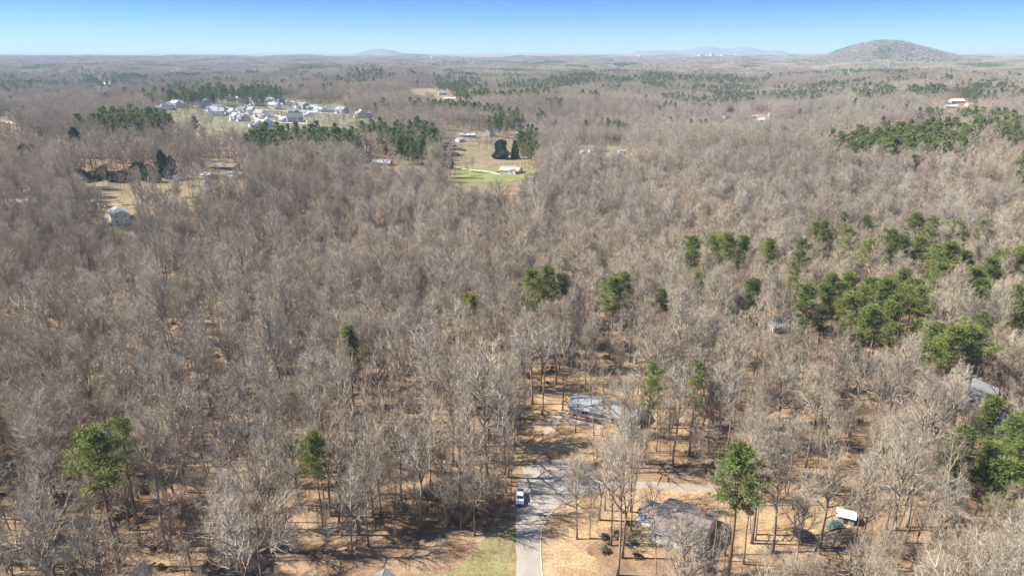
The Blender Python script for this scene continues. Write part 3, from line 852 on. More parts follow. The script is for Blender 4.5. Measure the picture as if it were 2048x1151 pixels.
# opener and denser parts of the wood
dens = .97 + .22 * vnoise(X, Y, 34, 1) + .16 * vnoise(X, Y, 90, 2) + .12 * vnoise(X, Y, 15, 3)
for u_, v_, sx_, sy_, am_ in [(240, 620, 60, 45, .30), (450, 640, 50, 40, .28), (1420, 860, 16, 14, .2), (1700, 960, 30, 14, .2)]:
    c_ = at(u_, v_)
    dens -= am_ * gauss(X, Y, c_.x, c_.y, sx_, sy_)
keep &= rs.uniform(0, 1, len(X)) < dens
for ex, ey, er in EV_XY:
    q_ = 5.0 * min(1.0, er / 3)
    keep &= ((X - ex) ** 2 + (Y - ey) ** 2 > (er + 1.6) ** 2) & (((X - ex) / (er + 1)) ** 2 + ((Y - ey + q_ * 1.5) / (q_ + er)) ** 2 > 1)
X, Y = X[keep], Y[keep]
N = len(X)
kind = rs.choice(12, N, p=[.13, .08, .11, .10, .11, .07, .08, .09, .10, .05, .05, .03])
sc = rs.uniform(.70, 1.12, N) * (1 + .10 * vnoise(X, Y, 55, 9))
rz = rs.uniform(0, 6.283, N)
tilt = rs.normal(0, .03, (N, 2))
D = np.hypot(X, Y)
# extra saplings between the nearer trees
ns = 2600
ns = 2500
sx = rs.uniform(-420, 420, ns * 3); sy = rs.uniform(60, 520, ns * 3)
kk = (np.abs(sx) < .80 * sy + 60)
for poly in CLEAR + SOFT: kk &= ~in_poly(sx, sy, poly)
sx, sy = sx[kk], sy[kk]

def in_view(x, y):
    d = y * math.cos(PITCH) + (CAM_Z - 14) * math.sin(PITCH)
    u = 1024 + FPX * x / np.maximum(d, 1)
    z = -(CAM_Z - 14) * math.cos(PITCH) + y * math.sin(PITCH)
    vv = 575.5 - FPX * z / np.maximum(d, 1)
    return (u > -30) & (u < 2078) & (vv < 1190) & (d > 5)

HERO = [  # trees that stand free by the drive and road: base u, v, kind, scale
    (1085, 830, 7, .92), (1125, 820, 0, 1.0), (1039, 840, 0, .95), (1049, 846, 3, 1.05), (1151, 864, 3, 1.0), (1188, 870, 6, .85), (1205, 873, 3, .95), (1201, 872, 10, 1.2),
    (1235, 1150, 7, 1.0), (1245, 1115, 2, .95), (1222, 1090, 0, .95), (1262, 1060, 3, 1.0), (1180, 1075, 10, 1.2), (1210, 1020, 0, .8), (1240, 1000, 3, .9), (1262, 935, 2, .8), (1290, 905, 0, .85), (1022, 1003, 3, .9), (1012, 985, 0, .85), (1018, 955, 7, .8), (1026, 930, 3, .95), (1030, 905, 0, .9), (1036, 880, 3, .9), (1028, 868, 2, .85),
    (1425, 1120, 3, 1.0), (1510, 1080, 9, .7), (1360, 1180, 10, 1.1), (1325, 1150, 10, .9), (1388, 1160, 5, .62), (1640, 1095, 1, .85), (1758, 1150, 7, 1.05), (1775, 1140, 2, .9), (1700, 1130, 0, .9),
    (1275, 790, 0, 1.0), (1240, 770, 3, 1.0), (1345, 850, 7, .8), (950, 1070, 8, .8), (470, 1120, 3, 1.1), (545, 1105, 2, .95)]
near = np.nonzero(in_view(X, Y))[0]
near = near[np.argsort(D[near])][:300 - len(HERO) - 1]
is_near = np.zeros(N, bool); is_near[near] = True
GB = 'bare hardwood trees of the near woods'
for u, v, kd, s in HERO:
    p = at(u, v)
    place_pair('bare_tree', edge_pairs[kd], '%s, free-standing %s' % (BARE[kd][0], near_land(p.x, p.y)), 'tree', p, (u * 1.37) % 6.28, s, GB)
for i in near:
    p = (X[i], Y[i], float(hgt(X[i], Y[i])))
    by_road = 120 < Y[i] < 215 and -48 < X[i] < 12
    lab = '%s%s %s' % ('smaller ' if sc[i] < .84 else 'larger ' if sc[i] > .98 else '', BARE[kind[i]][0], near_land(X[i], Y[i]))
    if len(lab.split()) > 16: lab = lab.split(' ', 1)[1]
    t = place_pair('bare_tree', edge_pairs[kind[i]] if by_road and kind[i] in edge_pairs else bare_pairs[kind[i]], lab, 'tree', p, rz[i], float(sc[i]), GB)
    t.rotation_euler = (tilt[i, 0], tilt[i, 1], rz[i])

# coloured trees: red buds and white blossom
red_m = pair('red_tree', bare_tree(900, H=15, start=.25, spread=6.0, r0=.2, limbs=18, n2=11, n3=8, n4=5, tw=.07), M_BARK, M_REDTWIG)
far_red = pair('far_red_tree', bare_tree(901, H=16, start=.25, spread=5.6, r0=.2, limbs=12, n2=7, n3=6, n4=4, tw=.2, lod=1), M_BARK, M_REDTWIG)
blo = pair('blossom_tree', bare_tree(902, H=10, start=.2, spread=4.6, r0=.15, limbs=14, n2=7, n3=6, n4=4, tw=.2, lod=1), M_BARK, M_BLOSSOM)
place_pair('budding_tree', red_m, 'small tree hazed with red buds in the near woods', 'tree', at(385, 1142), 1.0, 1.15)
for u, v, s, lab in [(278, 345, 1.5, 'red-budded tree beyond the dark cypress row'), (365, 372, .9, 'red-budded tree in front of the gambrel-roofed shed'), (1660, 205, 1.6, 'bright red-budded tree among far dark pines'), (398, 340, .8, 'pinkish budding tree beside the brown-roofed farmhouse'), (982, 300, .8, 'pinkish budding tree beside the dark evergreens by the lawn house')]:
    place_pair('budding_tree', far_red, lab, 'tree', at(u, v), u, s)
for u, v, s, lab in [(152, 392, 1.3, 'wide white-blossoming tree below the cypress row'), (880, 280, 1.2, 'white-blossoming tree behind the pine row by the yards'), (20, 250, 1.4, 'pale blossoming tree by the far road')]:
    place_pair('blossom_tree', blo, lab, 'tree', at(u, v), u, s)
# yard trees on the far lawns
for u, v, kd, s, lab in [(945, 345, 4, .55, 'small round bare tree on the green lawn'), (935, 352, 8, .5, 'low bare tree beside the house drive on the lawn'), (800, 335, 4, .5, 'small bare tree alone in the tan field'), (770, 350, 8, .5, 'egg-crowned bare tree at the field edge'), (410, 358, 4, .5, 'round bare yard tree by the farmhouse'), (440, 360, 8, .45, 'small bare yard tree facing the grey farm roof')]:
    place_pair('yard_tree', bare_pairs[kd], lab, 'tree', at(u, v), u, s)

# ------------------------------------------------------------------ the rest of the woods as scattered stuff
def scatter(name, label, cat, P, ROT, SCL, IDX, meshes, kind_='stuff'):
    src = bpy.data.collections.new(name + '_kinds')
    for i, me in enumerate(meshes):
        src.objects.link(bpy.data.objects.new('%s_kind_%02d' % (name, i), me))
    me = bpy.data.meshes.new(name)
    me.from_pydata([tuple(p) for p in P], [], [])
    for an, ty, dat in (('rot', 'FLOAT_VECTOR', ROT), ('scl', 'FLOAT_VECTOR', SCL)):
        a = me.attributes.new(an, ty, 'POINT'); a.data.foreach_set('vector', np.asarray(dat, np.float32).ravel())
    a = me.attributes.new('vid', 'INT', 'POINT'); a.data.foreach_set('value', np.asarray(IDX, np.int32))
    o = link(name, me)
    ng = bpy.data.node_groups.new(name + '_scatter', 'GeometryNodeTree')
    ng.interface.new_socket('Geometry', in_out='INPUT', socket_type='NodeSocketGeometry')
    ng.interface.new_socket('Geometry', in_out='OUTPUT', socket_type='NodeSocketGeometry')
    n = ng.nodes; L = ng.links
    gi = n.new('NodeGroupInput'); go = n.new('NodeGroupOutput')
    iop = n.new('GeometryNodeInstanceOnPoints')
    ci = n.new('GeometryNodeCollectionInfo'); ci.inputs['Collection'].default_value = src
    ci.inputs['Separate Children'].default_value = True; ci.inputs['Reset Children'].default_value = True
    def attr(nm, ty):
        q = n.new('GeometryNodeInputNamedAttribute'); q.data_type = ty; q.inputs['Name'].default_value = nm
        return q.outputs['Attribute']
    L.new(gi.outputs[0], iop.inputs['Points']); L.new(ci.outputs[0], iop.inputs['Instance'])
    iop.inputs['Pick Instance'].default_value = True
    L.new(attr('vid', 'INT'), iop.inputs['Instance Index'])
    L.new(attr('rot', 'FLOAT_VECTOR'), iop.inputs['Rotation'])
    L.new(attr('scl', 'FLOAT_VECTOR'), iop.inputs['Scale'])
    L.new(iop.outputs[0], go.inputs[0])
    md = o.modifiers.new('scatter', 'NODES'); md.node_group = ng
    return tag(o, label, cat, kind=kind_)

rest = ~is_near
lodd = D > 620
idx = np.where(lodd, 12 + kind % 5, kind)
P = np.stack([X, Y, hgt(X, Y)], 1)[rest]
ROT = np.stack([tilt[:, 0], tilt[:, 1], rz], 1)[rest]
sc_far = np.where(D > 620, sc * .88, sc)
SC = np.stack([sc_far] * 3, 1)[rest]
IDX = idx[rest]
# the small saplings join the woods
k2 = rs.choice([10, 10, 11], len(sx))
P = np.vstack([P, np.stack([sx, sy, hgt(sx, sy)], 1)])
ROT = np.vstack([ROT, np.stack([rs.normal(0, .05, len(sx)), rs.normal(0, .05, len(sx)), rs.uniform(0, 6.28, len(sx))], 1)])
s2 = rs.uniform(.6, 1.1, len(sx)); SC = np.vstack([SC, np.stack([s2] * 3, 1)]); IDX = np.concatenate([IDX, k2])
# young yard trees of the suburb and the farm yards
yq = []
for u0, u1, v0, v1, n_ in [(310, 750, 196, 264, 300), (872, 1090, 258, 314, 110), (690, 872, 315, 345, 70), (180, 500, 352, 400, 60), (1040, 1110, 325, 400, 14), (870, 930, 330, 420, 12), (1440, 1556, 228, 250, 14), (1140, 1260, 292, 320, 12), (1750, 1880, 262, 284, 22)]:
    for q in range(n_):
        p_ = at(rs.uniform(u0, u1), rs.uniform(v0, v1)); yq.append((p_.x, p_.y, p_.z))
yq = np.array(yq); ny = len(yq)
s4 = rs.uniform(.28, .75, ny)
P = np.vstack([P, yq]); ROT = np.vstack([ROT, np.stack([yq[:, 0] * 0, yq[:, 0] * 0, rs.uniform(0, 6.28, ny)], 1)]); SC = np.vstack([SC, np.stack([s4] * 3, 1)]); IDX = np.concatenate([IDX, 12 + rs.randint(0, 5, ny)])
scatter('bare_woodland', 'leafless grey-brown hardwood forest stretching into the distance', 'forest', P, ROT, SC, IDX, bare_joined + far_joined)

# pine woods farther off: visible crown extents u0, u1, v0, v1 and number
PCL = [(488, 725, 262, 300, 60), (722, 772, 250, 276, 16), (770, 882, 250, 300, 40), (185, 345, 228, 262, 60), (285, 312, 170, 205, 8), (318, 470, 165, 198, 60), (475, 565, 168, 195, 40),
    (975, 1020, 238, 258, 8), (1035, 1078, 262, 305, 12), (870, 960, 150, 182, 70), (905, 985, 170, 196, 40), (990, 1120, 165, 192, 70), (1098, 1215, 146, 172, 120), (1195, 1245, 160, 182, 30),
    (1280, 1350, 155, 176, 60), (1228, 1285, 126, 134, 60), (1540, 1640, 172, 205, 70), (1618, 1692, 165, 192, 45), (1700, 1790, 170, 200, 60), (1808, 1892, 176, 196, 40), (1834, 1862, 150, 170, 10), (1880, 1905, 148, 166, 8),
    (1920, 2060, 160, 200, 70), (1690, 1870, 268, 318, 90), (1800, 1950, 255, 310, 60), (1900, 2060, 228, 262, 50), (1655, 1692, 275, 300, 8), (1790, 1845, 330, 348, 3), (2030, 2055, 356, 378, 3), (2030, 2052, 320, 340, 3),
    (690, 770, 130, 166, 60), (-10, 70, 150, 190, 50), (100, 260, 140, 175, 60), (560, 700, 150, 185, 30), (820, 1000, 118, 130, 60), (1350, 1480, 150, 166, 60), (1400, 1560, 120, 130, 70), (1680, 1840, 141, 146, 30), (1740, 1815, 142, 150, 40), (1060, 1100, 238, 246, 2), (1075, 1090, 225, 240, 3), (640, 670, 300, 340, 4), (2000, 2050, 262, 290, 8)]
pp = []
rr2 = np.random.RandomState(8)
for u0, u1, v0, v1, n_ in PCL:
    for q in range(int(n_ * (2.6 if n_ >= 30 else 1.8))):
        a = rr2.uniform(0, 6.28); r_ = math.sqrt(rr2.uniform(0, 1))
        p = at((u0 + u1) / 2 + (u1 - u0) / 2 * r_ * math.cos(a), (v0 + v1) / 2 + (v1 - v0) / 2 * r_ * math.sin(a), 17)
        pp.append((p.x, p.y, p.z))
# lone pines scattered through the far woods
kq = np.nonzero((D > 750) & (rs.uniform(0, 1, N) < .005 + .5 * (vnoise(X, Y, 75, 31) + .5 * vnoise(X, Y, 260, 32) > .74 - .20 * sstep(1200, 2200, D))))[0]
pp += [(X[i] + 3, Y[i] + 3, float(hgt(X[i], Y[i]))) for i in kq]
pp = np.array(pp); n_ = len(pp)
ps = rr2.uniform(.75, 1.15, n_)
scatter('pine_woodland', 'dark green pine stands scattered through the far woods', 'forest', pp, np.stack([np.zeros(n_), np.zeros(n_), rr2.uniform(0, 6.28, n_)], 1), np.stack([ps, ps, ps], 1), rr2.randint(0, 3, n_), far_pines)

# woods beyond the countable trees: clumps of many crowns
def clump(seed, n_tr, ext, green, hs=1.0):
    rg = random.Random(seed); mb = MB()
    for t in range(n_tr):
        cx, cy_ = rg.uniform(-ext, ext), rg.uniform(-ext, ext); H = rg.uniform(15, 25) * hs; rad = rg.uniform(3.5, 6)
        g = 1 if rg.random() < green else 0
        for q in range(60):
            d = rdir(rg, .3); s = rg.uniform(.5, 1)
            p = (cx + d[0] * rad * s, cy_ + d[1] * rad * s, H * .68 + d[2] * H * .30 * s)
            b = len(mb.v); e = rdir(rg, .8); f_ = rdir(rg)
            L_ = rg.uniform(1.6, 3.2)
            mb.v += [(p[0] + f_[0] * .55, p[1] + f_[1] * .55, p[2] + f_[2] * .55), (p[0] - f_[0] * .55, p[1] - f_[1] * .55, p[2] - f_[2] * .55), (p[0] + e[0] * L_, p[1] + e[1] * L_, p[2] + e[2] * L_)]
            mb.f.append((b, b + 1, b + 2)); mb.m.append(g)
    return mb.mesh('clump', [M_TWIG, M_NEEDLE])
cl = [clump(500 + i, 46, 30, (.0, .02, .0, .05, .85)[i]) for i in range(5)] + [clump(505, 5, 8.5, 0, .85), clump(506, 5, 8.5, .75, .85)]
cc = 52.0
gx = np.arange(-6800, 6800, cc); gy = np.arange(YMAX - 60, 8200, cc)
CX, CY = np.meshgrid(gx, gy)
CX = (CX + rs.uniform(-.4, .4, CX.shape) * cc).ravel(); CY = (CY + rs.uniform(-.4, .4, CY.shape) * cc).ravel()
kk = np.abs(CX) < .80 * CY + 100
CX, CY = CX[kk], CY[kk]
field = 1.4 * vnoise(CX, CY, 230, 41)
kk = rs.uniform(0, 1, len(CX)) < np.where(field < -1.15, .25, .97)
kk &= mtn(CX, CY) < 16
CX, CY, field = CX[kk], CY[kk], field[kk]
gz = ground(CX, CY) - 1.0
ci_ = np.where(vnoise(CX, CY, 130, 33) + .6 * vnoise(CX, CY, 420, 34) > .44 + .5 * (mtn(CX, CY) > 22), 4, rs.choice([0, 0, 1, 1, 2, 2, 3], len(CX)))
cs = rs.uniform(.85, 1.15, len(CX))
# the mountain's own woods: smaller groups that follow its slopes
mx, my = np.meshgrid(np.arange(MTN[0] - 1100, MTN[0] + 1300, 15.0), np.arange(MTN[1] - 900, MTN[1] + 700, 15.0))
mx = (mx + rs.uniform(-7, 7, mx.shape)).ravel(); my = (my + rs.uniform(-7, 7, my.shape)).ravel()
kk = mtn(mx, my) >= 14
mx, my = mx[kk], my[kk]
green = vnoise(mx, my, 60, 71) + .7 * vnoise(mx, my, 170, 72) > .72
CX, CY = np.concatenate([CX, mx]), np.concatenate([CY, my])
gz = np.concatenate([gz, ground(mx, my) - 7.0]); ci_ = np.concatenate([ci_, np.where(green, 6, 5)]); cs = np.concatenate([cs, rs.uniform(.6, .95, len(mx))])
scatter('distant_woodland', 'hazy distant forest canopy reaching to the horizon', 'forest', np.stack([CX, CY, gz], 1), np.stack([CX * 0, CX * 0, rs.uniform(0, 6.28, len(CX))], 1), np.stack([cs, cs, cs], 1), ci_, cl)

# brushy undergrowth
ub = rs.uniform(-300, 300, 6500); vb = rs.uniform(90, 420, 6500)
kk = np.abs(ub) < .8 * vb + 40
for poly in CLEAR + SOFT: kk &= ~in_poly(ub, vb, poly)
kk &= (np.sin(ub / 21) * np.sin(vb / 17) + .5 * np.sin(ub / 9 + vb / 11)) > .35
ub, vb = ub[kk], vb[kk]
s3 = rs.uniform(.3, .95, len(ub))
scatter('undergrowth', 'low brushy undergrowth on the leaf-covered forest floor', 'undergrowth', np.stack([ub, vb, hgt(ub, vb)], 1), np.stack([ub * 0, ub * 0, rs.uniform(0, 6.28, len(ub))], 1), np.stack([s3, s3, s3 * .8], 1), rs.randint(0, 2, len(ub)), shrub_joined)

def debris(seed):
    rg = random.Random(seed); T, C = MB(), MB()
    P_ = path_from((0, 0, .18), (1, 0, .01), rg.uniform(5, 10), 5, .12, -.0, rg)
    P_ = [(p_[0], p_[1], max(.1, p_[2])) for p_ in P_]
    T.tube(P_, [.2, .18, .15, .12, .09, .04], 6)
    for q in range(16):
        p_, d_ = lerp_path(P_, rg.uniform(.3, .99))
        ribbon(C, path_from(p_, rot_away(d_, R(rg.uniform(30, 70)), rg.uniform(0, 6.28)), rg.uniform(1, 2.6), 3, .25, .0, rg), .09, rg)
    return T, C
fl = [joined('fallen_%d' % i, debris(430 + i), M_BARK, M_TWIG) for i in range(3)]
fx, fy = rs.uniform(-260, 260, 700), rs.uniform(95, 380, 700)
kk = np.abs(fx) < .8 * fy + 30
for poly in CLEAR + SOFT: kk &= ~in_poly(fx, fy, poly)
fx, fy = fx[kk], fy[kk]; fs = rs.uniform(.5, 1.1, len(fx))
scatter('forest_debris', 'fallen trunks and branches lying on the leaf litter', 'debris', np.stack([fx, fy, hgt(fx, fy)], 1), np.stack([fx * 0, fx * 0, rs.uniform(0, 6.28, len(fx))], 1), np.stack([fs] * 3, 1), rs.randint(0, 3, len(fx)), fl)

# dark thicket between the woods and the lawn
for i, (u, v, sz) in enumerate([(770, 1060, .8), (805, 1046, .9), (838, 1062, 1.0), (862, 1036, 1.1), (890, 1060, .9), (905, 1040, 1.2), (930, 1052, 1.0), (945, 1026, 1.2), (965, 1042, 1.0), (985, 1020, 1.0), (900, 1012, 1.0), (925, 1004, 1.0), (960, 1000, .9), (990, 1000, .8), (870, 1012, .9), (1000, 1036, .7), (955, 1066, .6)]):
    place_pair('brush_shrub', brush_pairs[i % 2], 'dark leafless brush in the thicket between woods and lawn', 'shrub', at(u, v), i * 1.1, sz, 'brush of the thicket by the lawn')
for i, (u, v, sz) in enumerate([(905, 1050, .8), (940, 1040, .9), (975, 1030, .6)]):
    place_pair('evergreen_shrub', shrub_pairs[i], 'low leafy shrub hidden in the thicket by the lawn', 'shrub', at(u, v), i * 1.1, sz, 'leafy shrubs of the thicket')
for i, (u, v, sz) in enumerate([(1010, 850, .8), (1024, 862, .9), (1018, 838, .7)]):
    place_pair('brush_shrub', brush_pairs[i % 2], 'dark leafless brush at the wood edge by the gravel drive', 'shrub', at(u, v), i * 1.9, sz, 'brush by the gravel drive')
place_pair('evergreen_shrub', shrub_pairs[0], 'small dark shrub on the turning circle edge', 'shrub', at(1067, 928), .4, .34)
for u, v, s, lab in [(1690, 1085, .8, 'low shrub by the green tarp'), (1430, 965, .55, 'shrub at the end of the side drive'), (880, 300, 1.4, 'olive shrub mass behind the far grey house'), (1062, 352, .9, 'shrub on the lawn below the house')]:
    place_pair('evergreen_shrub', shrub_pairs[1], lab, 'shrub', at(u, v), u, s)

# ------------------------------------------------------------------ buildings
_cache = {}
def box_mesh(key, dims, m):
    k_ = (key, tuple(round(d, 2) for d in dims), m.name)
    if k_ not in _cache:
        mb = MB(); mb.box(*dims); _cache[k_] = mb.mesh(key, m)
    return _cache[k_]

def add_window(t, x, y, z, wd, ht, rz, trim=None):
    """window: white frame, dark pane and a sill, set on a wall whose outward normal is -Y turned by rz"""
    trim = trim or M_TRIM
    kf = ('wf', round(wd, 2), round(ht, 2), trim.name)
    if kf not in _cache:
        mb = MB(); b = .09
        mb.box(-wd / 2, wd / 2, -.05, .03, ht / 2 - b, ht / 2); mb.box(-wd / 2, wd / 2, -.05, .03, -ht / 2, -ht / 2 + b)
        mb.box(-wd / 2, -wd / 2 + b, -.05, .03, -ht / 2 + b, ht / 2 - b); mb.box(wd / 2 - b, wd / 2, -.05, .03, -ht / 2 + b, ht / 2 - b)
        mb.box(-wd / 2 + b, wd / 2 - b, -.04, .03, -.03, .03)
        _cache[kf] = mb.mesh('window_frame', trim)
    f = link('window', _cache[kf], t, (x, y, z), (0, 0, rz))
    link('pane', box_mesh('pane', (-wd / 2 + .09, wd / 2 - .09, -.02, .02, -ht / 2 + .09, ht / 2 - .09), M_GLASS), f)
    link('sill', box_mesh('sill', (-wd / 2 - .06, wd / 2 + .06, -.11, -.052, -ht / 2 - .07, -ht / 2 + .02), trim), f)
    return f

def gable_parts(t, L, W, wh, pitch, wm, rm, ov=.45, base=0.0):
    """walls with gable ends and a two-slope roof; ridge along X, front towards -Y"""
    rise = W / 2 * math.tan(pitch)
    mb = MB(); mb.prism([(-W / 2, base - .3), (W / 2, base - .3), (W / 2, base + wh), (0, base + wh + rise), (-W / 2, base + wh)], -L / 2, L / 2, 'x')
    link('wall', mb.mesh('wall', wm), t)
    th = .16; tn = math.tan(pitch)
    z0 = base + wh + .02
    yo = W / 2 + ov
    mb = MB()
    top = [(-yo, z0 - ov * tn), (0, z0 + rise), (yo, z0 - ov * tn)]
    mb.prism(top + [(q[0], q[1] + th) for q in top[::-1]], -L / 2 - ov, L / 2 + ov, 'x')
    r = link('roof', mb.mesh('roof', rm), t)
    mb = MB()
    for s in (-1, 1):
        x = s * (L / 2 + ov + .012)
        for q in (-1, 1):
            a, b = (q * yo, z0 - ov * tn), (0, z0 + rise)
            mb.prism([(a[0], a[1] - .06), (b[0], b[1] - .06), (b[0], b[1] + .10), (a[0], a[1] + .10)], x - .02, x + .02, 'x')
    for q in (-1, 1):
        mb.box(-L / 2 - ov, L / 2 + ov, q * (yo + .035) - .03, q * (yo + .035) + .03, z0 - ov * tn - .08, z0 - ov * tn + .09)
    link('fascia', mb.mesh('fascia', M_TRIM), r)
    return r, rise

def hip_parts(t, L, W, wh, pitch, wm, rm, ov=.5):
    mb = MB(); mb.box(-L / 2, L / 2, -W / 2, W / 2, -.3, wh)
    link('wall', mb.mesh('wall', wm), t)
    a, b = L / 2 + ov, W / 2 + ov
    rise = b * math.tan(pitch); rl = max(.15, a - b)
    mb = MB()
    v = [(-a, -b, wh), (a, -b, wh), (a, b, wh), (-a, b, wh), (-rl, 0, wh + rise), (rl, 0, wh + rise)]
    low = [(p[0], p[1], p[2] - .16) for p in v[:4]]
    mb.v = v + low
    mb.f = [(0, 1, 5, 4), (1, 2, 5), (2, 3, 4, 5), (3, 0, 4), (6, 7, 1, 0), (7, 8, 2, 1), (8, 9, 3, 2), (9, 6, 0, 3), (9, 8, 7, 6)]
    mb.m = [0] * 9
    r = link('roof', mb.mesh('roof', rm), t)
    mb = MB()
    mb.tube([v[4], v[5]], .07, 5)
    for i, j in ((0, 4), (3, 4), (1, 5), (2, 5)): mb.tube([v[i], v[j]], .07, 5)
    link('ridge_cap', mb.mesh('ridge_cap', rm), r)
    return r, rise

def add_door(t, x, y, rz=0, z=0, wd=1.0, ht=2.1, m=None, name='door'):
    d = link(name, box_mesh('door', (-wd / 2, wd / 2, -.05, .03, 0, ht), m or M_DOOR), t, (x, y, z), (0, 0, rz))
    if name == 'door': link('handle', box_mesh('handle', (wd / 2 - .16, wd / 2 - .1, -.11, -.052, 1.0, 1.12), M_METAL), d)
    return d

def house(name, label, loc, rz, L=14, W=9, wh=2.8, pitch=R(24), wm=None, rm=None, hip=False, wins=3, storeys=1, chimney=None, wing=None, garage=False, group=None, back=True, cat='house', porch=False):
    wm = wm or M_WHITE; rm = rm or M_SHINGLE_G
    t = thing(name, label, cat, loc, rz, group)
    H = wh * storeys
    r, rise = (hip_parts if hip else gable_parts)(t, L, W, H, pitch, wm, rm)
    for s in range(storeys):
        z = s * wh + wh * .56
        for i in range(wins):
            x = -L / 2 + L * (i + .5) / wins
            if s == 0 and i == wins // 2:
                add_door(t, x, -W / 2 - .02)
            else:
                add_window(t, x, -W / 2 - .02, z, 1.5, 1.35, 0)
            if back: add_window(t, x, W / 2 + .02, z, 1.3, 1.3, math.pi)
        for sd in (-1, 1):
            for yy in (-W / 4, W / 4):
                add_window(t, sd * (L / 2 + .02), yy, z, 1.2, 1.3, sd * math.pi / 2)
    if chimney:
        x, y = chimney
        zr = H + rise * (1 - abs(y) / (W / 2)) - .3
        mb = MB(); mb.box(x - .45, x + .45, y - .45, y + .45, zr - .4, H + rise + 1.1); mb.box(x - .55, x + .55, y - .55, y + .55, H + rise + 1.102, H + rise + 1.3)
        link('chimney', mb.mesh('chimney', M_WHITE), r)
    if wing:
        wx, wl, ww = wing       # front wing: centre x, length towards the front, width
        wt = MB(); wr = ww / 2 * math.tan(pitch); y0 = -W / 2 - wl
        wt.prism([(wx - ww / 2, -.3), (wx + ww / 2, -.3), (wx + ww / 2, wh - .05), (wx, wh - .05 + wr), (wx - ww / 2, wh - .05)], y0, -W / 2 + .5, 'y')
        link('wing_wall', wt.mesh('wing_wall', wm), t)
        ov = .4; tn = math.tan(pitch); z0 = wh - .02; yo = ww / 2 + ov
        top = [(wx - yo, z0 - ov * tn), (wx, z0 + wr), (wx + yo, z0 - ov * tn)]
        wt = MB(); wt.prism(top + [(q[0], q[1] + .15) for q in top[::-1]], y0 - ov, -W / 2 + (W * .42), 'y')
        link('wing_roof', wt.mesh('wing_roof', rm), t)
        if garage: add_door(t, wx, y0 - .02, wd=ww * .6, m=M_TRIM, name='garage_door')
        else: add_window(t, wx, y0 - .02, wh * .55, 1.6, 1.35, 0)
    return t

def face(u0, v0, u1, v1):
    """centre, heading and length of a wall foot running between two photo positions"""
    a, b = at(u0, v0), at(u1, v1)
    return a, b, math.atan2(b.y - a.y, b.x - a.x), (b - a).length

# white ranch house
a, b, rz0, _ = face(1137, 828, 1228, 847)
L_, W_ = 21.5, 9.0
c = a + Vector((math.cos(rz0), math.sin(rz0), 0)) * (L_ / 2) + Vector((-math.sin(rz0), math.cos(rz0), 0)) * (W_ / 2)
rh = thing('ranch_house', 'long white ranch house with grey gable roof behind the cul-de-sac', 'house', (c.x, c.y, 0), rz0)
rr_, rise_ = gable_parts(rh, L_, W_, 2.9, R(19), M_WHITE, M_SHINGLE_G, .5)
mb = MB(); mb.box(-L_ / 2 - .06, L_ / 2 + .06, -W_ / 2 - .06, W_ / 2 + .06, -.3, .45)
link('foundation', mb.mesh('foundation', M_BRICK), rh)
for x in (-5.9, -4.9, 0.1, 1.1, 6.2, 7.2): add_window(rh, x, -W_ / 2 - .02, 1.75, .98, 1.35, 0)
add_door(rh, 3.6, -W_ / 2 - .02, z=.48)
add_door(rh, -2.4, W_ / 2 + .02, math.pi, .48)
for x in (-7, -4, 2, 6): add_window(rh, x, W_ / 2 + .02, 1.75, 1.1, 1.2, math.pi)
for y in (-2, 2): add_window(rh, -L_ / 2 - .02, y, 1.75, 1.0, 1.2, -math.pi / 2); add_window(rh, L_ / 2 + .02, y, 1.75, 1.0, 1.2, math.pi / 2)
mb = MB()
for x in (-6, 1.5, 5): mb.tube([(x, 1.2, 2.9 + rise_ * .6), (x, 1.2, 2.9 + rise_ * .85 + .6)], .07, 6)
link('vent_pipe', mb.mesh('vent_pipe', M_METAL), rr_)
# low white wall in front of it
a2, b2, rz2, l2 = face(1134, 840, 1207, 856)
wl_ = thing('retaining_wall', 'low white retaining wall in front of the ranch house', 'wall', ((a2.x + b2.x) / 2, (a2.y + b2.y) / 2, 0), rz2)
link('wall_body', box_mesh('wall_body', (-l2 / 2, l2 / 2, -.13, .13, -.2, .62), M_TRIM), wl_)
link('coping', box_mesh('coping', (-l2 / 2 - .05, l2 / 2 + .05, -.2, .2, .622, .72), M_TRIM), wl_)
sheet('planting_bed', [tuple(q[:2]) for q in (a2, b2, b2 + Vector((-math.sin(rz2) * 3.2, math.cos(rz2) * 3.2, 0)), a2 + Vector((-math.sin(rz2) * 2.6, math.cos(rz2) * 2.6, 0)))], ground_material('bark_mulch', (.24, .11, .06), (.3, .15, .085), (.2, .1, .06), .5, .8, 3), 0.016)

# brown-roofed house with a side wing
a3, b3, rz3, l3 = face(1301, 1077, 1368, 1103)
L3, W3 = 11.5, 13.5
c = a3 + Vector((math.cos(rz3), math.sin(rz3), 0)) * (L3 / 2) + Vector((-math.sin(rz3), math.cos(rz3), 0)) * (W3 / 2)
bh = thing('brown_roofed_house', 'white house with broad brown shingle roof at the end of the side drive', 'house', (c.x, c.y, 0), rz3)
br, rise3 = gable_parts(bh, L3, W3, 2.9, R(20), M_WHITE, M_SHINGLE_B, .5)
for x in (-4.7, -3.4, 0.9, 4.4): add_window(bh, x, -W3 / 2 - .02, 1.6, .95, 1.5, 0)
add_door(bh, 2.8, -W3 / 2 - .02)
for y in (-5, -1, 4): add_window(bh, -L3 / 2 - .02, y, 1.6, 1.1, 1.3, -math.pi / 2); add_window(bh, L3 / 2 + .02, y, 1.6, 1.1, 1.3, math.pi / 2)
for x in (-3, 3): add_window(bh, x, W3 / 2 + .02, 1.6, 1.1, 1.3, math.pi)
mb = MB(); mb.box(-.5, .5, -.4, .4, 2.9 + rise3 * .45, 2.9 + rise3 + .9)
link('chimney', mb.mesh('chimney', M_BRICK), br, (3.4, 2.6, 0))
